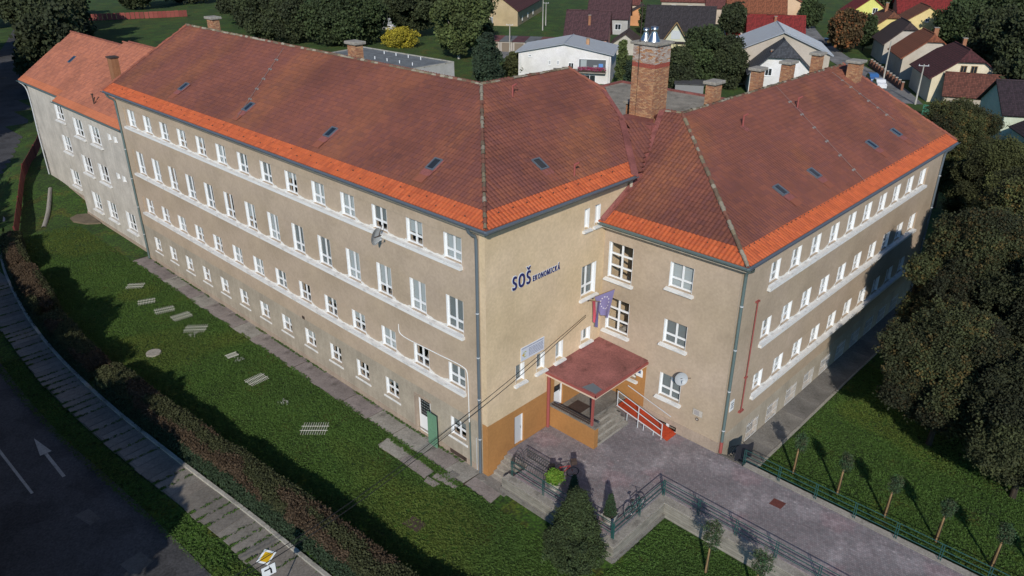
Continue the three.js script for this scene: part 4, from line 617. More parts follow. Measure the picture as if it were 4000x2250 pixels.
// ------------------------------------------------------------------ yard things
function wheel(r) { const g = [new THREE.TorusGeometry(r, .022, 8, 28)]; return { tyre: g[0], rim: mergeGeometries([new THREE.TorusGeometry(r - .03, .01, 6, 28), ...[...Array(10)].map((_, i) => { const a = i / 10 * Math.PI; return cyl(.003, .003, V3(-Math.cos(a) * r * .95, -Math.sin(a) * r * .95, 0), V3(Math.cos(a) * r * .95, Math.sin(a) * r * .95, 0), 4); })].map(clean)) }; }
function bicycle(label, p, turn, m, lean) {
  const t = thing('bicycle', label, 'bicycle', p, turn); const b = group('bike_body', t); b.rotation.x = lean; const W = wheel(.33);
  for (const x of [-.52, .52]) { const w = group('wheel', t); w.position.set(x, .35 * Math.cos(lean), .35 * Math.sin(lean)); w.rotation.x = lean; mesh('tyre', W.tyre, M.rubber, w); mesh('rim', W.rim, M.steel, w); }
  const c = (a, d, r = .017) => cyl(r, r, V3(...a), V3(...d)); mesh('frame', [c([-.52, .35, 0], [-.05, .3, 0]), c([-.52, .35, 0], [-.18, .78, 0]), c([-.05, .3, 0], [-.2, .85, 0], .02), c([-.05, .3, 0], [.36, .78, 0], .02), c([-.18, .76, 0], [.36, .82, 0], .02), c([.34, .92, 0], [.52, .35, 0])], m, b);
  mesh('handlebar', [c([.32, .98, -.28], [.34, 1.0, .28], .014), c([.34, .9, 0], [.33, 1.0, 0])], M.steel, b); const s = new THREE.SphereGeometry(.12, 12, 8); s.scale(1.1, .4, .7); s.translate(-.22, .93, 0); mesh('saddle', s, M.rubber, b); mesh('pedals', [c([-.05, .3, -.16], [-.05, .3, .16]), bx(-.1, 0, .2, .23, .1, .18), bx(-.1, 0, .4, .43, -.18, -.1)], M.iron, b); mesh('mudguard', [new THREE.TorusGeometry(.36, .02, 5, 18, 2.4).rotateZ(.4).translate(-.52, .35, 0)], m, b);
  return t;
}
{ const b = bicycle('red bicycle with a dark basket standing at the end of the rack', [3.72, 1.55, -1.95], .9, M.bikeRed, .12); mesh('basket', bx(.42, .72, .85, 1.08, -.14, .14), M.iron, b); mesh('rear_box', bx(-.75, -.45, .72, .9, -.1, .1), M.black, b); }
bicycle('green bicycle leaning on the short railing', [8.22, 1.55, -2.35], 1.5, M.bikeGreen, -.12);
{
  const t = thing('bicycle_rack', 'long dark metal bicycle rack behind the front railing', 'bicycle rack', [1.15, 1.55, -1.9]);
  for (const [z, y] of [[0, .03], [.95, .03], [.1, .62], [.85, .4]]) mesh('rail', cyl(.022, .022, V3(0, y, z), V3(2.1, y, z)), M.rack, t);
  for (let i = 0; i < 13; i++) for (const s of [0]) mesh('hoop', tube([V3(.05 + i * .15 + s, .03, 0), V3(.05 + i * .15 + s, .62, .1), V3(.05 + i * .15 + s, .55, .5), V3(.05 + i * .15 + s, .4, .85), V3(.05 + i * .15 + s, .03, .95)], .012, 12, 5), M.rack, t);
  const u = thing('hoop_stand', 'three curved dark hoops at the head of the yard steps', 'bicycle rack', [1.15, 1.55, -.75]); for (let i = 0; i < 3; i++) mesh('hoop', tube([V3(-.1 + i * .02, 0, -.15 + i * .14), V3(0, .7 - i * .06, -.15 + i * .14), V3(.3, .95 - i * .1, -.12 + i * .14), V3(.6, .7, -.1 + i * .14), V3(.68, 0, -.1 + i * .14)], .016, 18, 6), M.rack, u);
  const w = thing('hoop_stand', 'round dark hoops at the foot of the side steps', 'bicycle rack', [9.15, .6, -11.0]); for (let i = 0; i < 4; i++) { const g = new THREE.TorusGeometry(.42, .02, 6, 22); g.rotateY(.5); g.translate(i * .1, .5, -i * .16); mesh('hoop', g, M.rack, w); }
  const cl = new THREE.PlaneGeometry(1.15, 1.0, 14, 10); { const a = cl.attributes.position; for (let i = 0; i < a.count; i++) a.setZ(i, .05 * Math.sin(a.getX(i) * 9) + .03 * Math.sin(a.getY(i) * 7)); cl.computeVertexNormals(); } const d = top('dark_cloth', cl, new THREE.MeshStandardMaterial({ color: lin([.012, .013, .02]), roughness: 1, side: THREE.DoubleSide }), 'black cloth hung over the railing end by the side steps', 'cloth'); d.position.set(9.95, 2.0, -10.2); d.rotation.y = 1.05;
  top('metal_plate', sheet([[12.77, -7.75], [13.4, -7.78], [13.42, -8.38], [12.77, -8.33]], 1.556, .005), mat([.20, .055, .045], T(concMap)), 'rust red square plate set in the path', 'cover');
  top('manhole_cover', [sheet([[-.62, 5.74], [-.63, 4.94], [.39, 4.9], [.41, 5.6]], .63, .06)], M.iron, 'brown rectangular shaft cover in the front lawn', 'cover');
  top('drain_grate', [sheet([[-1.91, 1.76], [-1.83, 1.13], [-1.21, 1.09], [-1.25, 1.76]], .675, .02), ...[...Array(5)].map((_, i) => bx(-1.8 + i * .13, -1.74 + i * .13, .675, .69, 1.15, 1.7))], M.concD, 'square iron drain grate in the slabs by the corner', 'cover');
  top('manhole_cover', [new THREE.CylinderGeometry(.5, .55, .12, 24).translate(-26.9, .64, 7.2)], M.conc, 'round grey concrete shaft cover in the long lawn', 'cover');
  top('manhole_cover', [new THREE.CylinderGeometry(.16, .18, .04, 16).translate(-.05, .68, .45)], M.concD, 'small round cover by the corner downpipe', 'cover');
}
// leaves: clumps of small leaf faces
function leafClump(seed, n, leaf) { const r = RNG(seed), P = [], N = []; for (let i = 0; i < n; i++) { const c = V3(r() - .5, r() - .5, r() - .5).normalize().multiplyScalar(.25 + .3 * r()); const d = V3(r() - .5, r() - .35, r() - .5).normalize(), e = V3(r() - .5, (r() - .5) * .6, r() - .5).cross(d).normalize(), L = leaf * (.7 + r() * .6), w = L * .42; const a = c.clone(), b = c.clone().addScaledVector(d, L * .5).addScaledVector(e, w), t = c.clone().addScaledVector(d, L), f = c.clone().addScaledVector(d, L * .5).addScaledVector(e, -w).add(V3(0, -.04, 0)); for (const [p, q, s] of [[a, b, t], [a, t, f]]) { const nn = V3().crossVectors(V3().subVectors(q, p), V3().subVectors(s, p)).normalize(); for (const k of [p, q, s]) { P.push(k.x, k.y, k.z); N.push(nn.x, nn.y, nn.z); } } } const g = new THREE.BufferGeometry(); g.setAttribute('position', new THREE.Float32BufferAttribute(P, 3)); g.setAttribute('normal', new THREE.Float32BufferAttribute(N, 3)); return g; }
const clumpBig = leafClump(1, 14, .42), clumpFar = leafClump(2, 9, .62), clumpFine = leafClump(3, 18, .3);
const leafMat = new THREE.MeshStandardMaterial({ color: 0xffffff, roughness: .85, side: THREE.DoubleSide });
function scatter(name, geo, list, parent, m = leafMat) { const im = new THREE.InstancedMesh(geo, m, list.length); im.name = name; im.castShadow = im.receiveShadow = true; const Q = new THREE.Quaternion(), E = new THREE.Euler(), Mx = new THREE.Matrix4(), c = new THREE.Color(); list.forEach((t, i) => { E.set(t.r[0], t.r[1], t.r[2]); Q.setFromEuler(E); Mx.compose(t.p, Q, typeof t.s === 'number' ? V3(t.s, t.s, t.s) : t.s); im.setMatrixAt(i, Mx); im.setColorAt(i, c.setRGB(...t.c)); }); im.userData.kind = 'stuff'; parent.add(im); return im; }
const GREENS = { dark: [.030, .040, .013], umber: [.033, .039, .012], mid: [.034, .052, .015], olive: [.052, .058, .016], light: [.066, .088, .024], blue: [.022, .040, .020], brown: [.075, .048, .018], yellow: [.30, .25, .02] };
function tree(label, x, z, h, r, o = {}) {
  const seed = Math.round(Math.abs(x * 37 + z * 91 + h * 13)) + 1, R = RNG(seed), y0 = o.y ?? gh(x, z); const t = thing(o.name || 'tree', label, o.category || 'tree', [x, y0, z], 0, o.group);
  const trunkH = h * (o.trunk ?? .28), cy = (h + trunkH * .75) / 2, ry = (h - trunkH * .75) / 2, tr0 = o.tr ?? Math.max(.1, h * .022); const limbs = [cyl(tr0, tr0 * .62, V3(0, -.2, 0), V3((R() - .5) * .3, trunkH * 1.3, (R() - .5) * .3), 9)];
  const K = o.blobs ?? 16, blobs = []; const col = GREENS[o.kind || 'mid'], cone = o.cone || 0;
  for (let i = 0; i < K; i++) { const v = (i + .5) / K, yy = cy + ry * (v * 2 - 1) * .86, ring = Math.sqrt(Math.max(.06, 1 - (v * 2 - 1) ** 2)) * (cone ? lerp(1, (1 - v) * 1.25 + .05, cone) : 1), a = i * 2.4 + R(), d = r * ring * (.42 + .4 * R()); const b = { c: V3(Math.cos(a) * d, yy, Math.sin(a) * d), s: r * (.3 + .2 * R()) * (o.bs ?? 1) * (cone ? lerp(1, .5 + .6 * (1 - v), cone) : 1), k: o.bs ? .45 + R() * 1.1 : .72 + R() * .6 }; blobs.push(b); limbs.push(cyl(tr0 * .32, tr0 * .1, V3(0, Math.min(trunkH * 1.2, b.c.y * .8), 0), b.c, 5)); }  // with bs, wider random blob tones put lit and dark sprays into the colour
  mesh('trunk', limbs, o.bark || M.bark, t);
  const n = o.leaves ?? 4000, L = []; const cs = o.clump ?? .55;
  for (let i = 0; i < n; i++) { const b = blobs[Math.floor(R() * K)]; const d = V3(R() - .5, R() - .5, R() - .5).normalize().multiplyScalar(b.s * Math.pow(R(), .38) * (R() < .1 ? 1.25 : 1)); d.y *= .8; const p = b.c.clone().add(d); if (p.y < trunkH * .55) continue; const k = b.k * (.75 + R() * .5), warm = o.warm && R() < o.warm ? 1 : 0; L.push({ p, r: [R() * 6.3, R() * 6.3, R() * 6.3], s: cs * (.7 + R() * .6), c: [col[0] * k * (1 + warm * 1.1), col[1] * k * (1 + warm * .25), col[2] * k] }); }
  scatter('crown', o.geo || clumpBig, L, t); return t;
}
// three planters with clipped plants
for (const [x, z, kind, label] of [[3.93, -1.02, 0, 'pale concrete planter with a round bright green shrub'], [5.35, -.88, 1, 'pale concrete planter with dark cone between the other planters'], [7.6, -1.02, 1, 'pale concrete planter with dark cone near the leaning bicycle']]) {
  const t = thing('planter', label, 'planter', [x, 1.55, z], .1, 'concrete planters along the front railing'); const g = new THREE.CylinderGeometry(.5, .36, .45, 4, 1); g.rotateY(Math.PI / 4); g.scale(1, 1, 1); g.translate(0, .225, 0); mesh('box', metreUV(g), M.concL, t); mesh('soil', bx(-.27, .27, .44, .465, -.27, .27), M.soil, t);
  const R = RNG(40 + x), L = []; for (let i = 0; i < (kind ? 420 : 320); i++) { const v = R(), a = R() * 6.3; if (kind) { const rr = .3 * (1 - v) * (.7 + .3 * R()) + .02; L.push({ p: V3(Math.cos(a) * rr, .5 + v * 1.15, Math.sin(a) * rr), r: [R() * 6, R() * 6, R() * 6], s: .13 + .06 * R(), c: [.02 + R() * .015, .045 + R() * .02, .022] }); } else { const d = V3(R() - .5, R() * .7 - .1, R() - .5).normalize().multiplyScalar(.42 * Math.cbrt(R())); L.push({ p: d.add(V3(0, .6, 0)), r: [R() * 6, R() * 6, R() * 6], s: .2 + R() * .1, c: [.10 + R() * .05, .20 + R() * .06, .02] }); } }
  scatter('shrub', clumpFine, L, t);
}
// cone-shaped shrub at the front of the yard wall
tree('dense dark green conical shrub in front of the retaining wall', 7.6, 1.7, 4.7, 1.55, { name: 'conical_shrub', category: 'shrub', cone: .9, trunk: .04, blobs: 54, leaves: 8000, clump: .25, geo: clumpFine, kind: 'mid', tr: .08 });
// saplings with stakes
function sapling(label, x, z, crown, cy) {
  const y = gh(x, z), t = thing('staked_sapling', label, 'sapling', [x, y, z], 0, 'staked saplings on the lawns'); const R = RNG(Math.round(x * 31 + 7)); mesh('stake', cyl(.05, .045, V3(-.02, 0, .03), V3(.02, 1.85, .03)), M.wood, t); mesh('stake', cyl(.035, .03, V3(-.12, 0, -.1), V3(-.05, 1.2, -.06)), M.wood, t); mesh('trunk', [cyl(.022, .015, V3(.05, 0, 0), V3(.08, 2.2, 0)), cyl(.012, .006, V3(.08, 2.0, 0), V3(.3, 2.6, .1)), cyl(.012, .006, V3(.08, 2.0, 0), V3(-.15, 2.55, -.1))], M.bark, t);
  mesh('tie', new THREE.TorusGeometry(.06, .015, 5, 10).rotateX(Math.PI / 2).translate(.03, 1.7, .02), M.black, t);
  const L = []; for (let i = 0; i < 110; i++) { const d = V3(R() - .5, R() - .5, R() - .5).normalize().multiplyScalar(Math.cbrt(R()) * crown * (.8 + R() * .5)); d.y *= 1.7; L.push({ p: d.add(V3(.08 + (R() - .5) * .12, cy, 0)), r: [R() * 6, R() * 6, R() * 6], s: .15 + R() * .13, c: [.028 + R() * .03, .055 + R() * .03, .028] }); } scatter('crown', clumpFine, L, t);
}
const ords = ['nearest the side walkway', 'second from the side walkway', 'third from the side walkway', 'fourth from the side walkway', 'fifth from the side walkway', 'sixth from the side walkway'];
for (let i = 0; i < 6; i++) sapling('staked sapling on the right lawn, ' + ords[i], 12.06 + i * 2.55, -12.45, .29, 2.3);
sapling('staked sapling on the near lawn closest to the wall corner', 12.47, -2.31, .42, 2.5); sapling('staked sapling on the near lawn at the picture bottom edge', 14.9, -2.4, .42, 2.4);

// ------------------------------------------------------------------ hedge, grass
{
  const R = RNG(55); const section = (label, x0, x1, zf, hgt, wid) => { const t = thing('hedge', label, 'hedge', [(x0 + x1) / 2, .4, zf((x0 + x1) / 2)], 0, 'clipped hedge along the pavement'); const o = t.position, L = [], stems = []; const n = Math.round((x1 - x0) * 330);
    for (let i = 0; i < n; i++) { const x = lerp(x0, x1, R()), e = Math.min(1, Math.min(x - x0, x1 - x) / .8), bump = .9 + noise2(x, 5, 1.7) * .3; let v = R(), s = R() * 2 - 1; if (R() < .75) { if (R() < .45) v = .9 + R() * .12; else s = (s < 0 ? -1 : 1) * (.86 + R() * .2); } const round = 1 - .18 * v * v; const inner = s < 0; L.push({ p: V3(x - o.x, .12 + v * hgt * bump * (.55 + .45 * Math.sqrt(e)) * (1 - .1 * s * s), zf(x) + s * wid / 2 * round - o.z), r: [R() * 6, R() * 6, R() * 6], s: .22 + R() * .14, c: (() => { const rus = noise2(x + 40, s * 2, 2.2) > .52 ? 1 : 0, k = .7 + R() * .6; return s > .35 && v < .8 ? [.022 * k, .042 * k, .018 * k] : rus ? [.068 * k, .044 * k, .024 * k] : [.044 * k, .050 * k, .017 * k]; })() }); }
    for (let x = x0 + .3; x < x1; x += 1.1) stems.push(cyl(.04, .02, V3(x - o.x, 0, zf(x) - o.z), V3(x - o.x + (R() - .5) * .3, hgt * .8, zf(x) - o.z), 5)); mesh('stems', stems, M.bark, t); scatter('foliage', clumpFine, L, t); };
  const zl = x => { for (let i = 0; i < walkLine.length - 1; i++) if ((walkLine[i][0] - x) * (walkLine[i + 1][0] - x) <= 0) return lerp(walkLine[i][1], walkLine[i + 1][1], (x - walkLine[i][0]) / (walkLine[i + 1][0] - walkLine[i][0] || 1)); return 10; };
  section('long clipped reddish green hedge along the front lawn', -25.4, 9, x => zl(x) - 1.15, 1.55, 1.7);
  section('short middle piece of hedge before the gap', -36, -26.4, x => zl(x) - 1.1, 1.5, 1.6);
  section('tall bushy hedge piece with uneven outline left of middle', -46.5, -37.4, x => zl(x) - 1.2, 2.0, 1.9);
  section('farthest low hedge piece toward the annex', -56, -48, x => zl(x) - 1.2, 1.7, 1.7);
  // grass blades
  const blade = leafClump(8, 8, .5); blade.scale(1, 1, 1); const G = [], inb = (x, z) => true; const add = (n, f) => { for (let i = 0; i < n; i++) { const q = f(); if (!q) continue; const [x, z] = q, m = noise2(x, z, 1.6), d = noise2(x + 50, z, 4.2), k = .86 + m * .26; const dry = sst(.6, .8, d); G.push({ p: V3(x, gh(x, z) + .025, z), r: [0, R() * 6.3, 0], s: V3(.09 + R() * .06, .05 + R() * .06, .09 + R() * .06), c: [(.048 + dry * .022) * k, (.098 + dry * .006) * k, .012 * k] }); } };
  add(70000, () => { const x = -58 + 67 * Math.pow(R(), .8), z = 1.5 + R() * 8.6; if (x > 1.3 && z < .6) return; if (z < 2.7 && x > -7.1 && x < -2.4 && R() < .9) return; return [x, z]; });
  add(26000, () => [10.5 + R() * 15, -10.1 - R() * 17]); add(8000, () => [9 + R() * 9, -3.9 + R() * 7]); add(6000, () => { const x = -34 + R() * 44; return [x, zl(x) + 2.05 + R() * 1.5]; });
  add(5200, () => { const i = Math.floor(R() * (walkLine.length - 1)); if (walkLine[i][0] < -48 || noise2(i * 3.1, 7, 1) < .42) return; const t = R() < .5 ? R() * 1.9 : 1.6 + R() * .35; const [x, z] = walkLine[i]; return [x + (R() - .5) * .1, z + t]; }); add(2600, () => { const x = -44 + R() * 43, k = noise2(x, 3, .8); return k > .45 ? [x + (R() - .5) * .3, R() < .35 ? .12 + R() * .1 : 1.36 + R() * .3] : null; }); add(500, () => [-7 + R() * 8, 1.5 + R() * .35]);
  for (const t of G.slice(-8300)) t.p.y = Math.max(t.p.y, t.p.z > 9 ? .46 : .66);
  const gm = scatter('grass', blade, G, scene); tag(gm, 'short mown grass over the lawns round the school', 'grass', null, 'stuff');
}
// white lattice shapes on the long lawn, built flat from thin bars
{
  const src = [[-10.8, 4.31, 1, .77, 'largest white lattice shape lying on the lawn near the door'], [-18.35, 3.92, .85, 1.6, 'white lattice shape turned edgewise second from the door'], [-22.5, 3.5, .5, 1.5, 'small white lattice shape third from the door'], [-28.1, 3.45, 1, .85, 'white lattice shape left of the small one'], [-30.8, 3.3, .9, 1.5, 'white lattice shape fifth from the door'], [-32.8, 3.75, .9, 1.3, 'white lattice shape sixth from the door'], [-35.3, 4.1, .8, 1.2, 'white lattice shape seventh from the door'], [-38.9, 3.5, .85, .9, 'white lattice shape farthest from the door']];
  for (const [x, z, k, turn, label] of src) { const t = thing('lattice_shape', label, 'picket panel', [x, .68, z], turn, 'white lattice shapes on the long lawn'); t.rotation.x = 0; for (const v of [-.22, .22]) mesh('rail', bx(-.85 * k, .85 * k, .02, .04, v - .018, v + .018), M.latticePale, t); for (let i = 0; i < 11; i++) { const q = mesh('slat', geoCache.pk ||= bx(-.014, .014, 0, .02, -.62, .62), M.latticePale, t); q.position.x = lerp(-.72, .72, i / 10) * k; q.scale.z = k; } }
  const R = RNG(66); for (const [x, z, label] of [[-14.6, 4.2, 'white flowering tuft on the lawn near the largest lattice shape'], [-27.2, 4.0, 'white flowering tuft in front of the fourth lattice shape'], [-21.6, 3.5, 'white flowering tuft beside the small lattice shape']]) { const t = thing('flower_tuft', label, 'flowers', [x, .6, z]); const L = []; for (let i = 0; i < 40; i++) L.push({ p: V3((R() - .5) * .7, .08 + R() * .12, (R() - .5) * .7), r: [R() * 6, R() * 6, R() * 6], s: .1, c: i % 3 ? [.06, .10, .03] : [.5, .5, .45] }); scatter('blossom', clumpFine, L, t); }
}
// road sign at the bottom edge
{
  const t = thing('priority_sign', 'yellow diamond road sign with white arrow plate below', 'road sign', [-.85, .3, 13.0], 1.45); mesh('pole', cyl(.03, .03, V3(0, 0, 0), V3(0, 3.45, 0), 8), M.greypaint, t);
  const dm = (s, z, m, n) => { const g = bx(-s / 2, s / 2, -s / 2, s / 2, z, z + .008); g.rotateZ(Math.PI / 4); g.translate(0, 3.12, 0); mesh(n, g, m, t); }; dm(.66, .04, M.white, 'diamond_plate'); dm(.46, .05, mat([.62, .36, .01], { roughness: .5 }), 'diamond_face'); dm(.68, .03, M.black, 'diamond_rim');
  mesh('arrow_plate', bx(-.32, .32, 2.02, 2.6, .04, .05), M.white, t); mesh('arrow_rim', bx(-.34, .34, 2.0, 2.62, .03, .04), M.black, t); mesh('arrow', [bx(-.2, .12, 2.36, 2.44, .05, .056), bx(.06, .14, 2.1, 2.36, .05, .056), bx(.03, .06, 2.44, 2.56, .05, .056)], M.black, t);
}

// ------------------------------------------------------------------ trees
const T4 = { leaves: 14000, clump: .42, geo: clumpFine, bs: .62 };
tree('spreading dark tree nearest the right lawn and saplings', 16.7, -20.6, 8.6, 4.1, { ...T4, kind: 'umber', warm: .12, blobs: 64, leaves: 26400, clump: .40 });
tree('broad dark tree at the right edge above the last saplings', 21.6, -18.9, 8.5, 4.1, { ...T4, kind: 'umber', blobs: 64, leaves: 24200, clump: .40 });
tree('tall tree whose shadow falls on the side facade', 15.4, -27, 13.0, 4.1, { ...T4, kind: 'umber', warm: .18, blobs: 64, leaves: 26400, clump: .40 });
tree('tall dark tree behind the two lawn trees at the right edge', 20.6, -25.8, 12.6, 4.6, { ...T4, kind: 'umber', blobs: 64, leaves: 24200, clump: .40 });
tree('tall olive green tree behind the shadow casting tree', 16.2, -34.2, 13.2, 4.2, { ...T4, kind: 'olive', blobs: 64, leaves: 20000, warm: .15 });
tree('olive tree beside the far end of the side facade', 14.0, -43, 11.5, 3.7, { ...T4, kind: 'olive', blobs: 56, leaves: 16000 });
tree('tall dark tree at the right edge beyond the olive tree', 20.5, -36, 14, 4.6, { ...T4, kind: 'dark', blobs: 56, leaves: 18000 });
tree('dark tree at the right edge farthest along the side lawn', 19, -48, 12, 4.4, { ...T4, kind: 'dark', blobs: 56, leaves: 14000 });
tree('large olive tree in front of the cream house', 2.6, -66, 11.5, 5.0, { ...T4, kind: 'olive', blobs: 56, leaves: 18000, warm: .1 });
tree('rounded tree in front of the pale green house', 9.5, -56, 10.5, 4.2, { ...T4, kind: 'olive', blobs: 56, leaves: 16000 });
const TF = { geo: clumpFar, clump: .85, leaves: 2600 };
tree('big round bushy tree behind the left part of the roof ridge', -138, -88.7, 11.5, 8.8, { ...TF, kind: 'mid', leaves: 5200, trunk: .1, blobs: 26 });
tree('dark tree left of the big bushy tree', -149.4, -81, 9.4, 5.6, { ...TF, kind: 'dark', trunk: .12 });
tree('dark tree above the left ridge chimney', -159, -78.7, 11, 5.8, { ...TF, kind: 'dark', trunk: .12 });
tree('tall black green tree in the middle of the background', -136.3, -107, 16, 7, { ...TF, kind: 'dark', leaves: 4200, trunk: .15 });
tree('tall pale birch with drooping branches behind the roof', -105, -94.4, 14.5, 5.6, { ...TF, kind: 'light', leaves: 3200, trunk: .15, bark: M.concL });
tree('second tall tree behind the birch', -112, -105, 16, 5.5, { ...TF, kind: 'mid', leaves: 2800, trunk: .15 });
tree('dark pointed tree left of the white house', -80.6, -79, 9.2, 3.2, { ...TF, kind: 'blue', cone: .6, trunk: .08, leaves: 2200, clump: .6 });
tree('grey green bush in front of the white house', -81.3, -89.2, 4.2, 3.6, { ...TF, kind: 'olive', name: 'bush', category: 'bush', trunk: .05, leaves: 1800, clump: .5 });
tree('narrow column thuja right of the white house', -58.5, -91, 9.4, 1.0, { ...TF, kind: 'light', name: 'thuja', cone: .3, trunk: .03, leaves: 1500, clump: .45, blobs: 24 });
tree('dark shrub at the foot of the column thuja', -56.2, -92, 5.5, 2.3, { ...TF, kind: 'blue', trunk: .05, leaves: 1500, clump: .5 });
tree('leafy dark tree directly right of the big chimney', -51.6, -97.6, 7.6, 3.6, { ...TF, kind: 'dark', trunk: .08, leaves: 2800, clump: .6 });
tree('tallest leafy tree between the dark roofed house and the grey roof', -50.4, -105, 10.6, 4.4, { ...TF, kind: 'mid', trunk: .1, leaves: 3600, clump: .65 });
tree('leafy dark tree touching the grey striped roof', -47.0, -107.5, 8.6, 3.8, { ...TF, kind: 'dark', trunk: .08, leaves: 2800, clump: .6 });
tree('small tree between the dark roof and the orange roof', -80, -168, 7.4, 3.6, { ...TF, kind: 'dark', leaves: 1500 });
tree('reddish brown street tree beside the road', -48, -162, 9, 4.0, { ...TF, kind: 'brown', leaves: 2200, warm: .2 });
tree('green tree behind the reddish street tree', -45.6, -168, 7.4, 2.4, { ...TF, kind: 'mid', leaves: 1200 });
tree('round green tree left of the street', -72, -196, 7, 3.2, { ...TF, kind: 'mid', leaves: 1200 });
tree('dense tree behind the orange tiled house', -29, -182, 10.6, 6.2, { ...TF, kind: 'mid', leaves: 2800 });
tree('dense tree behind the dark red roofed house', -17.5, -163, 11, 6.2, { ...TF, kind: 'dark', leaves: 2800 });
tree('large dark tree at the right edge above the purple roof', -8.2, -147, 13, 6.8, { ...TF, kind: 'dark', leaves: 3400 });
tree('lower dark tree between cream house and purple roof', -3.2, -127, 8.4, 4.4, { ...TF, kind: 'dark', leaves: 2400 });
tree('dark tree by the far red fence', -213, -51, 12, 6, { ...TF, kind: 'dark', leaves: 1800, clump: 1 });
tree('black tree standing over the far road', -205, -40, 15, 8, { ...TF, kind: 'dark', leaves: 2600, clump: 1 });
tree('tall black tree at the upper left edge', -180, -18, 17, 8.5, { ...TF, kind: 'dark', leaves: 3000, clump: 1 });
tree('black tree left of the annex roof', -150, -8, 16, 8, { ...TF, kind: 'dark', leaves: 3000, clump: .9 });
tree('bushy dark tree behind the far meadow', -200, -95, 11, 7, { ...TF, kind: 'mid', leaves: 2200, clump: 1 });
tree('dark tree right of the far red fence', -185, -88, 10.5, 6, { ...TF, kind: 'dark', leaves: 2000, clump: .9 });
tree('dark tree in the gap above the left chimney', -172, -84, 10, 5.4, { ...TF, kind: 'dark', leaves: 1800 });
tree('tree behind the grey warehouse', -190, -125, 13, 8, { ...TF, kind: 'mid', leaves: 2200, clump: 1.1 });
tree('dark tree at the top edge left of the red barn', -165, -135, 14, 7.5, { ...TF, kind: 'dark', leaves: 2400, clump: 1 });
tree('yellow flowering bush behind the flat roof', -126, -95, 3.8, 4.2, { ...TF, kind: 'yellow', name: 'bush', category: 'bush', trunk: .05, leaves: 1300, clump: .5 });
tree('dark tree on the far side of the street behind brown house', -60, -215, 11, 5, { ...TF, kind: 'dark', leaves: 1500, clump: 1 });
tree('dark tree at the top right behind the orange house', -30, -215, 12, 7, { ...TF, kind: 'mid', leaves: 1800, clump: 1.1 });
tree('dark tree above the brown small roof at top right', -12, -190, 12, 6, { ...TF, kind: 'dark', leaves: 1800, clump: 1 });
tree('small tree in front of the peach house', -97, -155, 6.5, 3, { ...TF, kind: 'mid', leaves: 1100 });
tree('dark bush beside the peach house', -88, -147, 6, 3, { ...TF, kind: 'dark', leaves: 1100, trunk: .08 });
kk0: for (const [x, z, h, r, l] of [[-135, -23, 13, 6.5, 'nearest the annex on the right side of the far road'], [-152, -29, 13, 6.5, 'third on the right side of the far road'], [-170, -35, 14, 7, 'fourth on the right side of the far road'], [-188, -42, 14, 7, 'fifth on the right side of the far road'], [-235, -50, 15, 8, 'sixth on the right side of the far road'], [-232, -30, 16, 9, 'left of the far sign board'], [-250, -84, 13, 8, 'behind the far red fence'], [-255, -105, 14, 9, 'behind the far red fence at the right'], [-225, -112, 14, 8, 'at the top edge above the left ridge']]) tree('black green roadside tree ' + l, x, z, h, r, { ...TF, kind: 'dark', leaves: 2200, clump: 1.05, trunk: .12 });
// street trees on the far side of the road: they stand left of the picture and shade the road
let kk = 0; for (const [x, z, h, r] of [[-3.2, 28.6, 12, 4.4], [-9, 26.8, 12, 4.6], [-15, 29, 13.5, 5.2], [-22, 29, 14, 5.6], [-31, 30, 14, 5.6], [-41, 28, 14, 5.6], [-51, 26.5, 13, 5.4], [-62, 22, 13, 5.5], [-72, 19, 13, 5.2], [-98, 10, 15, 5.5], [-116, 1, 15, 6.5], [-132, -5, 15, 7]]) tree('tall roadside tree number ' + 'one two three four five six seven eight nine ten eleven twelve'.split(' ')[kk++] + ' across the road left of the picture', x, z, h, r, { ...TF, kind: 'dark', leaves: 3600, clump: .95, group: 'roadside trees across the road' });

// ------------------------------------------------------------------ houses of the town
const roofMats = {}; const rmat = c => roofMats[c.join()] ||= mat(c, { map: tileMap, bumpMap: tileBump, bumpScale: .03, roughness: .85 });
const seamMats = {}; const smat = c => seamMats[c.join()] ||= mat(c, { roughness: .55 });
const TURN = .549;
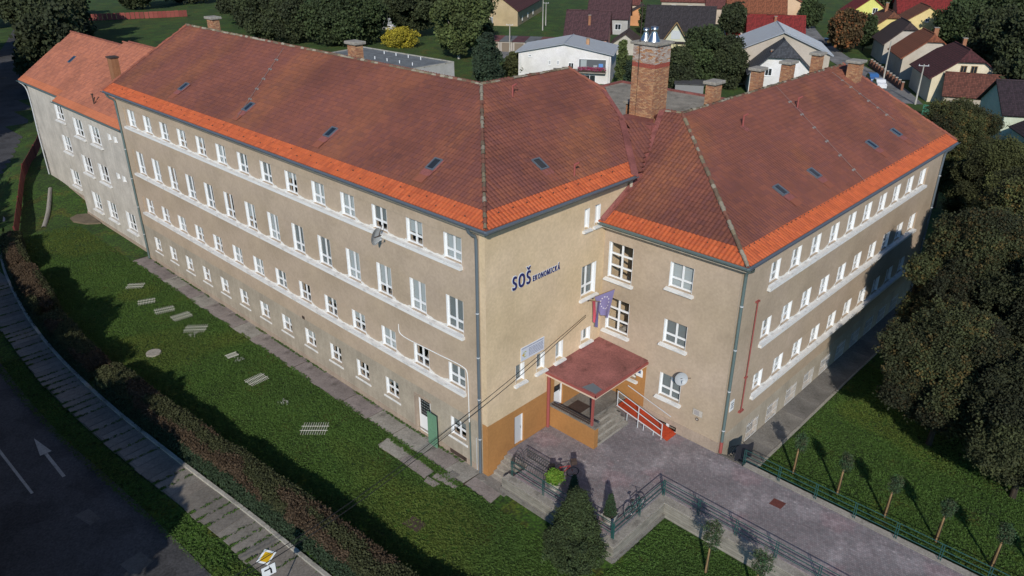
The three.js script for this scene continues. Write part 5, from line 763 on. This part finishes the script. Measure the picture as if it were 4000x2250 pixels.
// FL: front left corner on the ground; local x to the right, local -z to the back
function house(name, label, FL, w, d, h, rh, o) {
  const t = thing(name, label, o.category || 'house', [FL[0], 0, FL[1]], o.turn ?? TURN); const wm = mat(o.wall.map(v => Math.min(.95, v * 1.45)), { map: stuccoMap }), rm = o.seam ? smat(o.roof) : rmat(o.roof), ov = o.ov ?? .45, th = .16; const P = [];
  const side = o.side; // ridge along x
  if (!side) {
    const f = o.half ?? 1, cx = w / 2, k = o.half ? (1 - f) * w / 2 * .9 : 0; const gable = f < 1 ? [[0, 0], [w, 0], [w, h], [w - (w / 2) * f, h + rh * f], [(w / 2) * f, h + rh * f], [0, h]] : [[0, 0], [w, 0], [w, h], [cx, h + rh], [0, h]];
    mesh('wall', [wall(frameOf([0, 0, 0], [1, 0, 0], [0, 0, 1]), gable, [], -.3, 0), wall(frameOf([w, 0, -d], [-1, 0, 0], [0, 0, -1]), gable, [], -.3, 0), bx(0, .3, 0, h, -d + .3, -.3), bx(w - .3, w, 0, h, -d + .3, -.3)], wm, t);
    const s = rh / (w / 2), yo = h - ov * s, zf = ov, zb = -d - ov, zr0 = f < 1 ? -k : zf, zr1 = f < 1 ? -d + k : zb; const xc = f < 1 ? (w / 2) * f : 0;
    const Lp = f < 1 ? [V3(-ov, yo, zf), V3(xc, h + rh * f, zf), V3(cx, h + rh, zr0), V3(cx, h + rh, zr1), V3(xc, h + rh * f, zb), V3(-ov, yo, zb)] : [V3(-ov, yo, zf), V3(cx, h + rh, zf), V3(cx, h + rh, zb), V3(-ov, yo, zb)];
    const Rp = Lp.map(v => V3(w - v.x, v.y, v.z)); P.push(Lp, Rp); if (f < 1) { P.push([V3(xc - .1, h + rh * f - .05, zf + .05), V3(w - xc + .1, h + rh * f - .05, zf + .05), V3(cx, h + rh, zr0)], [V3(xc, h + rh * f, zb), V3(w - xc, h + rh * f, zb), V3(cx, h + rh, zr1)]); }
    const rf = mesh('roof', P.map(q => slab(q.map(v => v.clone().setY(v.y + .12)), th)), rm, t);
    if (o.seam) for (const [sx, q] of [[1, Lp], [-1, Rp]]) for (let z = zf - .3; z > zb + .2; z -= .62) { const a = V3(sx > 0 ? -ov : w + ov, yo + .16, z), b = V3(cx, h + rh + .16, z); mesh('roof_seam', cyl(.035, .035, a, b, 4), rm, rf); }
    mesh('ridge_cap', cyl(.13, .13, V3(cx, h + rh + .12, zr0), V3(cx, h + rh + .12, zr1), 6), rm, rf);
  } else {
    const gable = [[0, 0], [d, 0], [d, h], [d / 2, h + rh], [0, h]]; mesh('wall', [bx(.3, w - .3, 0, h, -.3, 0), bx(.3, w - .3, 0, h, -d, -d + .3), wall(frameOf([0, 0, -d], [0, 0, 1], [-1, 0, 0]), gable, [], -.3, 0), wall(frameOf([w, 0, 0], [0, 0, -1], [1, 0, 0]), gable, [], -.3, 0)], wm, t);
    const s = rh / (d / 2), yo = h - ov * s; const F = [V3(-ov, yo, ov), V3(w + ov, yo, ov), V3(w + ov, h + rh, -d / 2), V3(-ov, h + rh, -d / 2)]; const B = F.map(v => V3(v.x, v.y, -d - v.z)); const rf = mesh('roof', [F, B].map(q => slab(q.map(v => v.clone().setY(v.y + .12)), th)), rm, t); mesh('ridge_cap', cyl(.13, .13, V3(-ov, h + rh + .12, -d / 2), V3(w + ov, h + rh + .12, -d / 2), 6), rm, rf);
  }
  for (const [face, u, y, ww, hh, dark] of o.win || []) { const g = group('window', t); const fr = face === 'f' ? frameOf([u, y, 0], [1, 0, 0], [0, 0, 1]) : face === 'l' ? frameOf([0, y, -d + u], [0, 0, 1], [-1, 0, 0]) : frameOf([w, y, -u], [0, 0, -1], [1, 0, 0]); g.applyMatrix4(fr); mesh('frame', [bx(0, ww, 0, .09, .0, .06), bx(0, ww, hh - .09, hh, 0, .06), bx(0, .09, .09, hh - .09, 0, .058), bx(ww - .09, ww, .09, hh - .09, 0, .058), bx(ww / 2 - .04, ww / 2 + .04, .09, hh - .09, 0, .056)], o.frame || M.white, g); mesh('pane', bx(.09, ww - .09, .09, hh - .09, .0, .03), M.darkglass, g); mesh('sill', bx(-.08, ww + .08, -.08, 0, 0, .14), M.ledge, g); }
  for (const [x, z, y1, s = .5] of o.chim || []) { const g = group('chimney', t); mesh('stack', bx(x - s / 2, x + s / 2, h, y1, z - s / 2, z + s / 2), brickMats[o.pc ? 4 : 1], g); mesh('cap', bx(x - s / 2 - .08, x + s / 2 + .08, y1, y1 + .1, z - s / 2 - .08, z + s / 2 + .08), M.conc, g); }
  return t;
}
const C = { purple: [.125, .055, .062], brown: [.13, .085, .075], dark: [.055, .045, .05], slate: [.10, .105, .12], red: [.34, .032, .028], orange: [.40, .13, .06], dkred: [.14, .038, .04], metal: [.31, .335, .375], rust: [.30, .11, .055] };
// white house with balcony
{
  const t = house('white_house', 'white house with grey seamed metal roof and flower balcony', [-79, -86], 17.5, 11, 5.4, 1.7, { wall: [.78, .78, .78], roof: C.metal, seam: true, ov: .6, win: [['f', 1.9, 4.5, .55, .4], ['f', 5.8, 3.2, .4, .8], ['f', 7.4, 3.2, .4, .8], ['f', 9.6, 2.6, 1.0, 1.1], ['f', 12.6, .1, 2.2, 1.5]], chim: [[12.6, -4, 7.6, .6]], pc: 1 });
  const b = group('balcony', t); mesh('recess', bx(11.6, 16.6, 2.6, 4.4, -.02, .02), mat([.10, .11, .12]), b); mesh('recess_side', [bx(11.5, 11.6, 2.5, 4.5, 0, .08), bx(16.6, 16.7, 2.5, 4.5, 0, .08), bx(11.5, 16.7, 4.4, 4.5, 0, .08)], M.white, b); mesh('slab', bx(11.5, 16.7, 2.05, 2.2, 0, 1.0), M.conc, b); mesh('parapet', bx(11.5, 16.7, 2.2, 2.75, .92, 1.0), M.iron, b); mesh('curtain', [bx(11.9, 13, 2.7, 4.3, .03, .06), bx(14.3, 15, 2.7, 3.4, .03, .06)], M.blind, b); mesh('towel', bx(15.3, 16.1, 3.1, 3.7, .06, .09), mat([.12, .28, .62]), b);
  const R = RNG(91), L = []; for (let i = 0; i < 420; i++) L.push({ p: V3(11.5 + R() * 5.2, 2.6 + R() * .55, 1.0 + (R() - .4) * .35), r: [R() * 6, R() * 6, R() * 6], s: .28, c: R() < .5 ? [.42, .03, .13] : R() < .5 ? [.5, .25, .35] : [.05, .09, .03] }); scatter('flower_box', clumpFine, L, b);
  mesh('terrace', [bx(7.0, 11.5, 2.1, 2.3, 0, 1.6), bx(7.0, 11.5, 2.3, 2.9, 1.5, 1.6)], M.concD, t); mesh('downpipe', [cyl(.06, .06, V3(17.2, .1, .1), V3(17.2, 5.2, .1)), cyl(.05, .05, V3(.3, 0, .1), V3(.3, 5, .1))], M.greypaint, t);
}
{ const t = house('pink_house', 'pink house under a steep purple brown roof', [-92.5, -115.5], 9.4, 9, 3.8, 5.2, { wall: [.62, .36, .30], roof: C.purple, side: true, win: [['f', 6.9, 1.2, .9, 1.1]], chim: [[5.2, -2.2, 8.3, .5]] }); }
house('grey_house', 'grey house with purple roof behind the pink house', [-109.5, -145], 10.5, 9, 4.2, 4.8, { wall: [.40, .40, .40], roof: C.purple, side: true, win: [['f', 7.2, 1.2, 1.6, 1.5]] });
house('long_barn', 'long beige barn with dark red roof at top centre', [-141.5, -134.7], 12, 38, 4.6, 4.2, { wall: [.42, .33, .20], roof: C.dkred, category: 'barn', win: [['f', 4, 1, .9, 1.6], ['r', 6, 1.2, 1, 1.2], ['r', 14, 1.2, 1, 1.2], ['r', 22, 1.2, 1, 1.2]], ov: .6 });
house('peach_house', 'small peach house with yellow gable near the top', [-112, -165], 8, 8, 3, 2.2, { wall: [.58, .28, .13], roof: C.brown });
house('garage', 'low garage with brown pitched roof left of the big chimney', [-84.6, -122.5], 6.2, 9, 2.4, 2.2, { wall: [.45, .43, .38], roof: C.brown, category: 'garage' });
{ const t = house('dark_roof_house', 'pale yellow house with big dark roof and pointed dormer', [-76.8, -124.2], 14.4, 12.5, 3.7, 6.6, { wall: [.62, .58, .36], roof: C.dark, side: true, win: [['f', 1.5, 1.2, 1.3, 1.4], ['f', 10, 1.2, 1.3, 1.4]] });
  const dg = group('dormer', t); mesh('gable_wall', wall(frameOf([4.2, 3.7, .2], [1, 0, 0], [0, 0, 1]), [[0, 0], [4.8, 0], [2.4, 3.6]], [], -.2, 0), mat([.55, .55, .42]), dg); mesh('dormer_roof', [slab([V3(3.8, 3.6, .8), V3(6.6, 7.7, .8), V3(6.6, 7.7, -5), V3(3.8, 3.6, -5)], .18), slab([V3(9.4, 3.6, .8), V3(6.6, 7.7, .8), V3(6.6, 7.7, -5), V3(9.4, 3.6, -5)], .18)], rmat(C.dark), dg); mesh('barge_board', [cyl(.14, .14, V3(3.8, 3.6, .82), V3(6.6, 7.75, .82), 4), cyl(.14, .14, V3(9.4, 3.6, .82), V3(6.6, 7.75, .82), 4)], M.wood, dg); mesh('dormer_window', bx(5.6, 7.6, 4.2, 6.0, .2, .26), M.greypaint, dg); }
{ const t = house('orange_roof_house', 'pale house with orange roof behind the bright red roof', [-82, -168.5], 14.5, 10, 5.8, 3.6, { wall: [.55, .50, .46], roof: C.orange, side: true, win: [['f', 1.2, 3.8, 1.4, 1.3]] }); mesh('red_bay', bx(.2, 3.8, 0, 2.6, 0, 1.2), mat(C.red), t); }
house('orange_gable_house', 'orange roofed house with peach gable at the top edge', [-87, -188], 16, 10, 6, 4, { wall: [.58, .42, .28], roof: C.orange, win: [['f', 6, 5.6, 1.3, 1.4], ['f', 9, 5.6, 1.0, 1.2]] });
house('red_roof_house', 'yellow house with plain bright red roof', [-59.9, -138.8], 11.6, 10, 4, 4.6, { wall: [.66, .58, .05], roof: C.red, side: true, win: [['f', 1.2, 1.8, 1.2, 1.2]], chim: [[5.6, -3.6, 8.6, .5]] });
house('grey_roof_house', 'beige house with light grey seamed roof right of the trees', [-48.0, -111], 17, 15, 6.0, 3.6, { wall: [.42, .38, .33], roof: C.metal, seam: true, ov: .55, win: [['l', 5, 2.6, 1.2, 1.3]], chim: [[8.4, -4.5, 8.9, .7]] });
house('slate_roof_house', 'white house with dark slate roof in front of the grey one', [-41.0, -105], 10.6, 8, 4, 5.0, { wall: [.76, .76, .76], roof: C.slate, half: .5, ov: .6, win: [['f', 2.4, 3.4, 1.2, 1.3], ['f', 5.6, 3.4, 1.2, 1.3]], chim: [[3.4, -2.2, 7.4, .5]] });
{ const t = house('cream_house', 'cream house with dark red clipped roof and two attic windows', [-16.1, -121], 11, 13, 4.3, 4.1, { wall: [.62, .56, .42], roof: C.dkred, half: .62, ov: .6, win: [['f', 4.0, 4.7, 1.0, 1.5], ['f', 5.6, 4.7, 1.0, 1.5]], frame: M.wood, chim: [[6.4, -9, 9.4, .6]] }); }
house('low_tiled_house', 'low brown tiled roof in front of the cream house', [-12.9, -118.6], 8.6, 6, 2.2, 2.9, { wall: [.40, .36, .3], roof: [.22, .075, .05], side: true, turn: .35 });
house('orange_tile_house', 'beige house with orange tiled clipped roof', [-26.8, -138], 10, 11, 4.3, 4.0, { wall: [.46, .42, .36], roof: C.orange, half: .72, ov: .55, chim: [[6.4, -6, 9.0, .8]] });
house('brown_roof_house', 'grey house with dark brown clipped roof', [-36, -153.5], 9, 11, 4.3, 4.0, { wall: [.44, .41, .37], roof: [.10, .062, .058], half: .68, ov: .55, win: [['f', 4.6, 4.6, 1.8, 1.1]] });
house('yellow_house', 'yellow house with rust tiled roof beyond the brown one', [-46.5, -172], 10, 12, 4.3, 3.8, { wall: [.66, .54, .22], roof: C.rust, half: .7, ov: .5, win: [['f', 4.4, 4.5, 1.0, 1.3]], chim: [[4.4, -7, 9.6, .6]] });
house('yellow_house', 'yellow gabled house with rust roof behind and right', [-44, -183], 13, 9, 4.6, 4.2, { wall: [.66, .54, .26], roof: C.rust, win: [['f', 6, 5.4, .8, .8]] });
house('lime_house', 'lime yellow house with crimson roof near the top', [-63, -200], 11, 12, 4.4, 4.2, { wall: [.62, .62, .18], roof: C.red, win: [['f', 6, 4.5, 1.3, 1.4]] });
house('crimson_roof_house', 'crimson roofed house at the top edge right of lime house', [-52, -206], 13, 10, 5, 4.2, { wall: [.5, .45, .3], roof: C.red, side: true });
house('pale_green_house', 'pale green house with dark purple roof at right edge', [.6, -97.5], 14, 10, 4.7, 3.4, { wall: [.50, .58, .48], roof: [.055, .032, .042], side: true, win: [['f', 5.4, 1.4, 1.5, 1.6]] });
house('pale_green_house', 'lower pale green house with dark hip roof at right edge', [7.6, -85], 12, 9, 4.2, 3.2, { wall: [.46, .54, .46], roof: [.05, .032, .04], half: .7 });
house('orange_house', 'orange plastered house in the top right corner', [-22, -205], 10, 9, 5, 3.4, { wall: [.62, .28, .06], roof: C.brown, win: [['f', 6, 2.5, 2.6, 1.2]] });
house('grey_corner_house', 'grey house with dark roof in the top right corner', [-8, -195], 12, 10, 4.6, 3.8, { wall: [.42, .42, .42], roof: C.dark });
house('small_brown_roof', 'small building with brown roof among the right trees', [-21, -183], 8, 5, 2.6, 1.6, { wall: [.4, .38, .36], roof: [.20, .085, .075], side: true });
house('teal_roof_house', 'far house with teal dormers at the top edge', [-118, -192], 14, 10, 4.5, 4.5, { wall: [.42, .38, .32], roof: [.26, .08, .06], side: true, win: [['f', 3, 2, 1.4, 1.3], ['f', 8, 2, 1.4, 1.3]] });
house('far_brown_house', 'far house with rust roof behind the dark roofed house', [-98, -185], 13, 10, 4.5, 4, { wall: [.5, .42, .34], roof: [.22, .075, .065], side: true });
house('far_red_house', 'far house with brick red roof at top centre', [-126, -172], 11, 10, 4.6, 4.6, { wall: [.48, .40, .32], roof: [.24, .075, .06], side: true });
house('shed', 'narrow grey shed between yellow wall and grey roof', [-55.5, -119], 5.2, 8, 3.2, 1.6, { wall: [.38, .36, .3], roof: C.slate, category: 'shed' });
// flat roofed hall behind the long roof
{
  const t = thing('flat_roof_hall', 'white hall with flat grey roof behind the long roof ridge', 'hall', [-108, 0, -62]); const pts = [[0, 0], [-1.5, -10.5], [24.6, -11.5], [24.6, -1.4]]; mesh('wall', sheet(pts, 4.3, 4.3), mat([.58, .58, .57], { map: stuccoMap }), t); mesh('roof_deck', sheet(pts.map(([x, z]) => [x * .99 + .1, z * .97 - .15]), 4.38, .06), mat([.26, .29, .32], T(concMap)), t);
  mesh('parapet', pts.map((p, i) => { const q = pts[(i + 1) % 4]; return slab([V3(p[0], 4.55, p[1]), V3(q[0], 4.55, q[1]), V3(q[0] * .985 + .15, 4.55, q[1] * .96 - .2), V3(p[0] * .985 + .15, 4.55, p[1] * .96 - .2)], .25); }), M.concL, t); for (let i = 0; i < 9; i++) mesh('roof_vent', cyl(.09, .09, V3(8 + (i % 5) * 3.4, 4.36, -3.4 - Math.floor(i / 5) * 4 - i * .2), V3(8 + (i % 5) * 3.4, 4.9, -3.4 - Math.floor(i / 5) * 4 - i * .2)), M.white, t);
}
{ const t = thing('grey_warehouse', 'grey flat roofed warehouse at the top left of centre', 'warehouse', [-175, 0, -112]); mesh('wall', bx(-14, 14, 0, 3.6, -8, 8), mat([.4, .4, .4]), t); mesh('roof', bx(-14.3, 14.3, 3.6, 3.9, -8.3, 8.3), mat([.20, .21, .23], T(concMap)), t); }
{ const t = thing('garage_row', 'row of low garages with pink and grey flat roofs', 'garage', [-103, 0, -109.5], TURN); for (let i = 0; i < 5; i++) { mesh('garage_wall', bx(-6 + i * 3, -3.1 + i * 3, 0, 2.4, -6, 0), mat([.40, .36, .32]), t); mesh('garage_roof', slab([V3(-6.1 + i * 3, 2.45, .3), V3(-3.05 + i * 3, 2.45, .3), V3(-3.05 + i * 3, 2.75, -6.2), V3(-6.1 + i * 3, 2.75, -6.2)], .14), mat([[.28, .10, .11], [.24, .26, .29], [.16, .065, .085], [.22, .24, .27], [.26, .1, .1]][i], T(concMap)), t); mesh('garage_door', bx(-5.6 + i * 3, -3.5 + i * 3, 0, 2, 0, .05), mat([.2, .16, .12]), t); } }
{ const t = thing('yard_shed', 'small dark shed with flat roof behind the school', 'shed', [-47.5, 0, -96], TURN); mesh('wall', bx(-2.4, 2.4, 0, 2.5, -2, 2), mat([.22, .22, .22]), t); mesh('roof', bx(-2.6, 2.6, 2.5, 2.65, -2.2, 2.2), mat([.11, .11, .115], T(concMap)), t); }
// town streets
struct('town_street', ribbon(smoothLine([[-18, -117], [-26, -130], [-44, -152], [-62, -178], [-90, -228], [-120, -285]], 40), -2.6, 2.6, .05, .1), M.street);
struct('side_street', ribbon(smoothLine([[-99, -98], [-112, -122], [-132, -150], [-150, -182], [-180, -240]], 40), -2.4, 2.6, .05, .1), M.street);
top('meadow', sheet([[-240, -66], [-172, -56], [-150, -66], [-178, -82], [-222, -92]], .09, .02), mat([.13, .23, .05], T(grassMap)), 'bright meadow strip beyond the annex roof', 'meadow');
// fences
function boardFence(name, label, pts, h, m, step) { const t = thing(name, label, 'fence', [pts[0][0], 0, pts[0][1]]); for (let i = 0; i < pts.length - 1; i++) { const a = V3(pts[i][0] - pts[0][0], gh(...pts[i]), pts[i][1] - pts[0][1]), b = V3(pts[i + 1][0] - pts[0][0], gh(...pts[i + 1]), pts[i + 1][1] - pts[0][1]), L = a.distanceTo(b), n = Math.max(1, Math.round(L / step)), ang = Math.atan2(-(b.z - a.z), b.x - a.x), R = RNG(i + 3); for (let k = 0; k < n; k++) { const q = a.clone().lerp(b, (k + .5) / n), p = mesh('board', geoCache['bd' + step + h + m[0].uuid] ||= bx(-step * .47, step * .47, .05, h, -.02, .02), m[Math.floor(R() * m.length)], t); p.position.copy(q); p.rotation.y = ang; p.position.y += (R() - .5) * .08; } mesh('rail', cyl(.04, .04, a.clone().add(V3(0, h * .7, .04)), b.clone().add(V3(0, h * .7, .04)), 4), m[0], t); mesh('post', bx(a.x - .06, a.x + .06, a.y, a.y + h + .1, a.z - .06, a.z + .06), m[0], t); } return t; }
const redBoards = [mat([.16, .035, .03]), mat([.13, .03, .028]), mat([.19, .045, .035])];
boardFence('board_fence', 'dark red board fence in the shade left of the annex', [[-57, 7.2], [-66, 4.2], [-75, .9], [-85, -3.2], [-95, -7.2], [-104, -10.4]], 1.5, redBoards, .5);
boardFence('board_fence', 'weathered red board fence across the far meadow', [[-229, -62], [-226, -70], [-222, -78], [-219, -87]], 1.9, [mat([.24, .055, .045]), mat([.20, .05, .04]), mat([.27, .07, .055])], 1.2);
{ const t = thing('brick_fence', 'brick pillared fence along the right side of the street', 'fence', [-22.5, 0, -127.5], Math.atan2(.83, -.55)); for (let i = 0; i < 12; i++) { mesh('pillar', bx(i * 2.2, i * 2.2 + .4, 0, 1.5, -.2, .2), mat([.34, .16, .11], T(concMap)), t); mesh('pillar_cap', bx(i * 2.2 - .05, i * 2.2 + .45, 1.5, 1.6, -.25, .25), M.concL, t); mesh('panel', bx(i * 2.2 + .4, i * 2.2 + 2.2, 0, 1.0, -.08, .08), mat([.26, .14, .11], T(concMap)), t); } }
top('garden_fence', [...Array(8)].map((_, i) => bx(-13.4 + i * .7, -12.74 + i * .7, 0, 1.7, -110.4 + i * .02, -110.34 + i * .02)), mat([.05, .19, .12]), 'green sheet fence below the cream house', 'fence');
// stone edging running down to the annex
top('stone_edging', tube([V3(-59.2, .55, 4.2), V3(-62, .8, 2.9), V3(-65.5, 1.15, 1.5), V3(-69, 1.4, .2)], .22, 14, 6), M.conc, 'curved stone edging on the grass below the annex', 'edging');
top('earth_patch', sheet([[-58.6, 1.6], [-57, .9], [-56.2, -.2], [-59.9, -.3], [-60.4, .6], [-59.8, 1.5]], .74, .3), mat([.26, .21, .15], T(concMap)), 'bare earth path beside the annex plinth', 'path');
// poles
function pole(label, x, z, h, arm) { const t = thing('utility_pole', label, 'pole', [x, 0, z], TURN); mesh('shaft', cyl(.17, .1, V3(0, 0, 0), V3(0, h, 0), 8), M.concL, t); if (arm) { mesh('crossarm', bx(-.8, .8, h - .3, h - .2, -.05, .05), M.greypaint, t); for (const x of [-.7, 0, .7]) mesh('insulator', cyl(.04, .04, V3(x, h - .2, 0), V3(x, h, 0), 6), M.white, t); } return t; }
pole('concrete pole with crossarm beside the cream house', -16.8, -117.6, 6.6, true); pole('concrete pole in front of the orange tiled house', -28.3, -134.2, 7.4, false); pole('concrete pole beside the bright red roof', -60, -160, 6.5, true); pole('concrete pole left of the white house', -103.5, -109, 6.2, true); pole('tall concrete pole on the green verge', -121, -140, 8.2, false); pole('thin pole on the green verge behind', -127, -148, 6.5, true); pole('thin pole at the top of the street', -84, -214, 8, true); pole('thin pole in the trees above the ridge', -152, -84.5, 8, false);
// cars
function car(label, x, z, turn, c) {
  const t = thing('parked_car', label, 'car', [x, .05, z], turn, 'cars parked along the street'); const s = new THREE.Shape([[-2.0, .3], [-2.02, .75], [-1.75, .9], [-1.1, .98], [-.55, 1.42], [.85, 1.45], [1.55, 1.0], [1.95, .9], [2.02, .5], [1.95, .3]].map(q => new THREE.Vector2(...q))); const g = new THREE.ExtrudeGeometry(s, { depth: 1.5, bevelEnabled: true, bevelSize: .08, bevelThickness: .08, bevelSegments: 2 }); g.translate(0, 0, -.75); mesh('body', g, new THREE.MeshPhysicalMaterial({ color: lin(c), roughness: .35, clearcoat: 1, clearcoatRoughness: .1 }), t);
  mesh('windscreen', slab([V3(-1.12, 1.03, -.66), V3(-1.12, 1.03, .66), V3(-.6, 1.44, .6), V3(-.6, 1.44, -.6)], .02), M.darkglass, t); mesh('rear_window', slab([V3(1.5, 1.08, -.66), V3(1.5, 1.08, .66), V3(.95, 1.46, .6), V3(.95, 1.46, -.6)], .02), M.darkglass, t); for (const z of [-.845, .825]) mesh('side_window', wall(frameOf([0, 0, z], [1, 0, 0], [0, 0, 1]), [[-.95, 1.0], [1.35, 1.0], [.8, 1.36], [-.5, 1.36]], [], 0, .02), M.darkglass, t);
  for (const [a, b] of [[-1.25, -.8], [1.25, -.8], [-1.25, .8], [1.25, .8]]) { const w = group('wheel', t); w.position.set(a, .32, b); mesh('tyre', new THREE.CylinderGeometry(.32, .32, .2, 16).rotateX(Math.PI / 2), M.rubber, w); mesh('rim', new THREE.CylinderGeometry(.19, .19, .22, 10).rotateX(Math.PI / 2), M.steel, w); } for (const b of [-.6, .6]) { mesh('headlight', bx(-2.12, -2.02, .62, .76, b - .18, b + .18), M.greypaint, t); mesh('tail_light', bx(2.02, 2.1, .65, .85, b - .15, b + .15), M.redpaint, t); }
}
const CT = 2.15; car('blue car parked by the brick pillared fence', -29.6, -132.2, CT, [.04, .13, .34]); car('white car parked nearest the roof end', -26.6, -127.6, CT, [.72, .73, .76]); car('dark car parked farther up the street', -55.4, -170.5, CT, [.04, .045, .06]); car('olive green car at the top of the street', -87, -224, CT, [.16, .20, .05]); car('white van-like car in the far yard behind trees', -152, -112, .3, [.7, .7, .7]);
{ const t = thing('bus_stop_sign', 'white sign board standing beside the dark far road', 'sign', [-272, .3, -66], 1.2); mesh('board', bx(-1.4, 1.4, 1.6, 4.0, -.05, .05), M.white, t); mesh('print', [bx(-1, 1, 2.9, 3.6, .05, .07), bx(-1, .2, 2.0, 2.5, .05, .07)], mat([.12, .16, .3]), t); mesh('post', [cyl(.06, .06, V3(-1, 0, 0), V3(-1, 1.6, 0)), cyl(.06, .06, V3(1, 0, 0), V3(1, 1.6, 0))], M.greypaint, t); }
renderer.render(scene, camera);
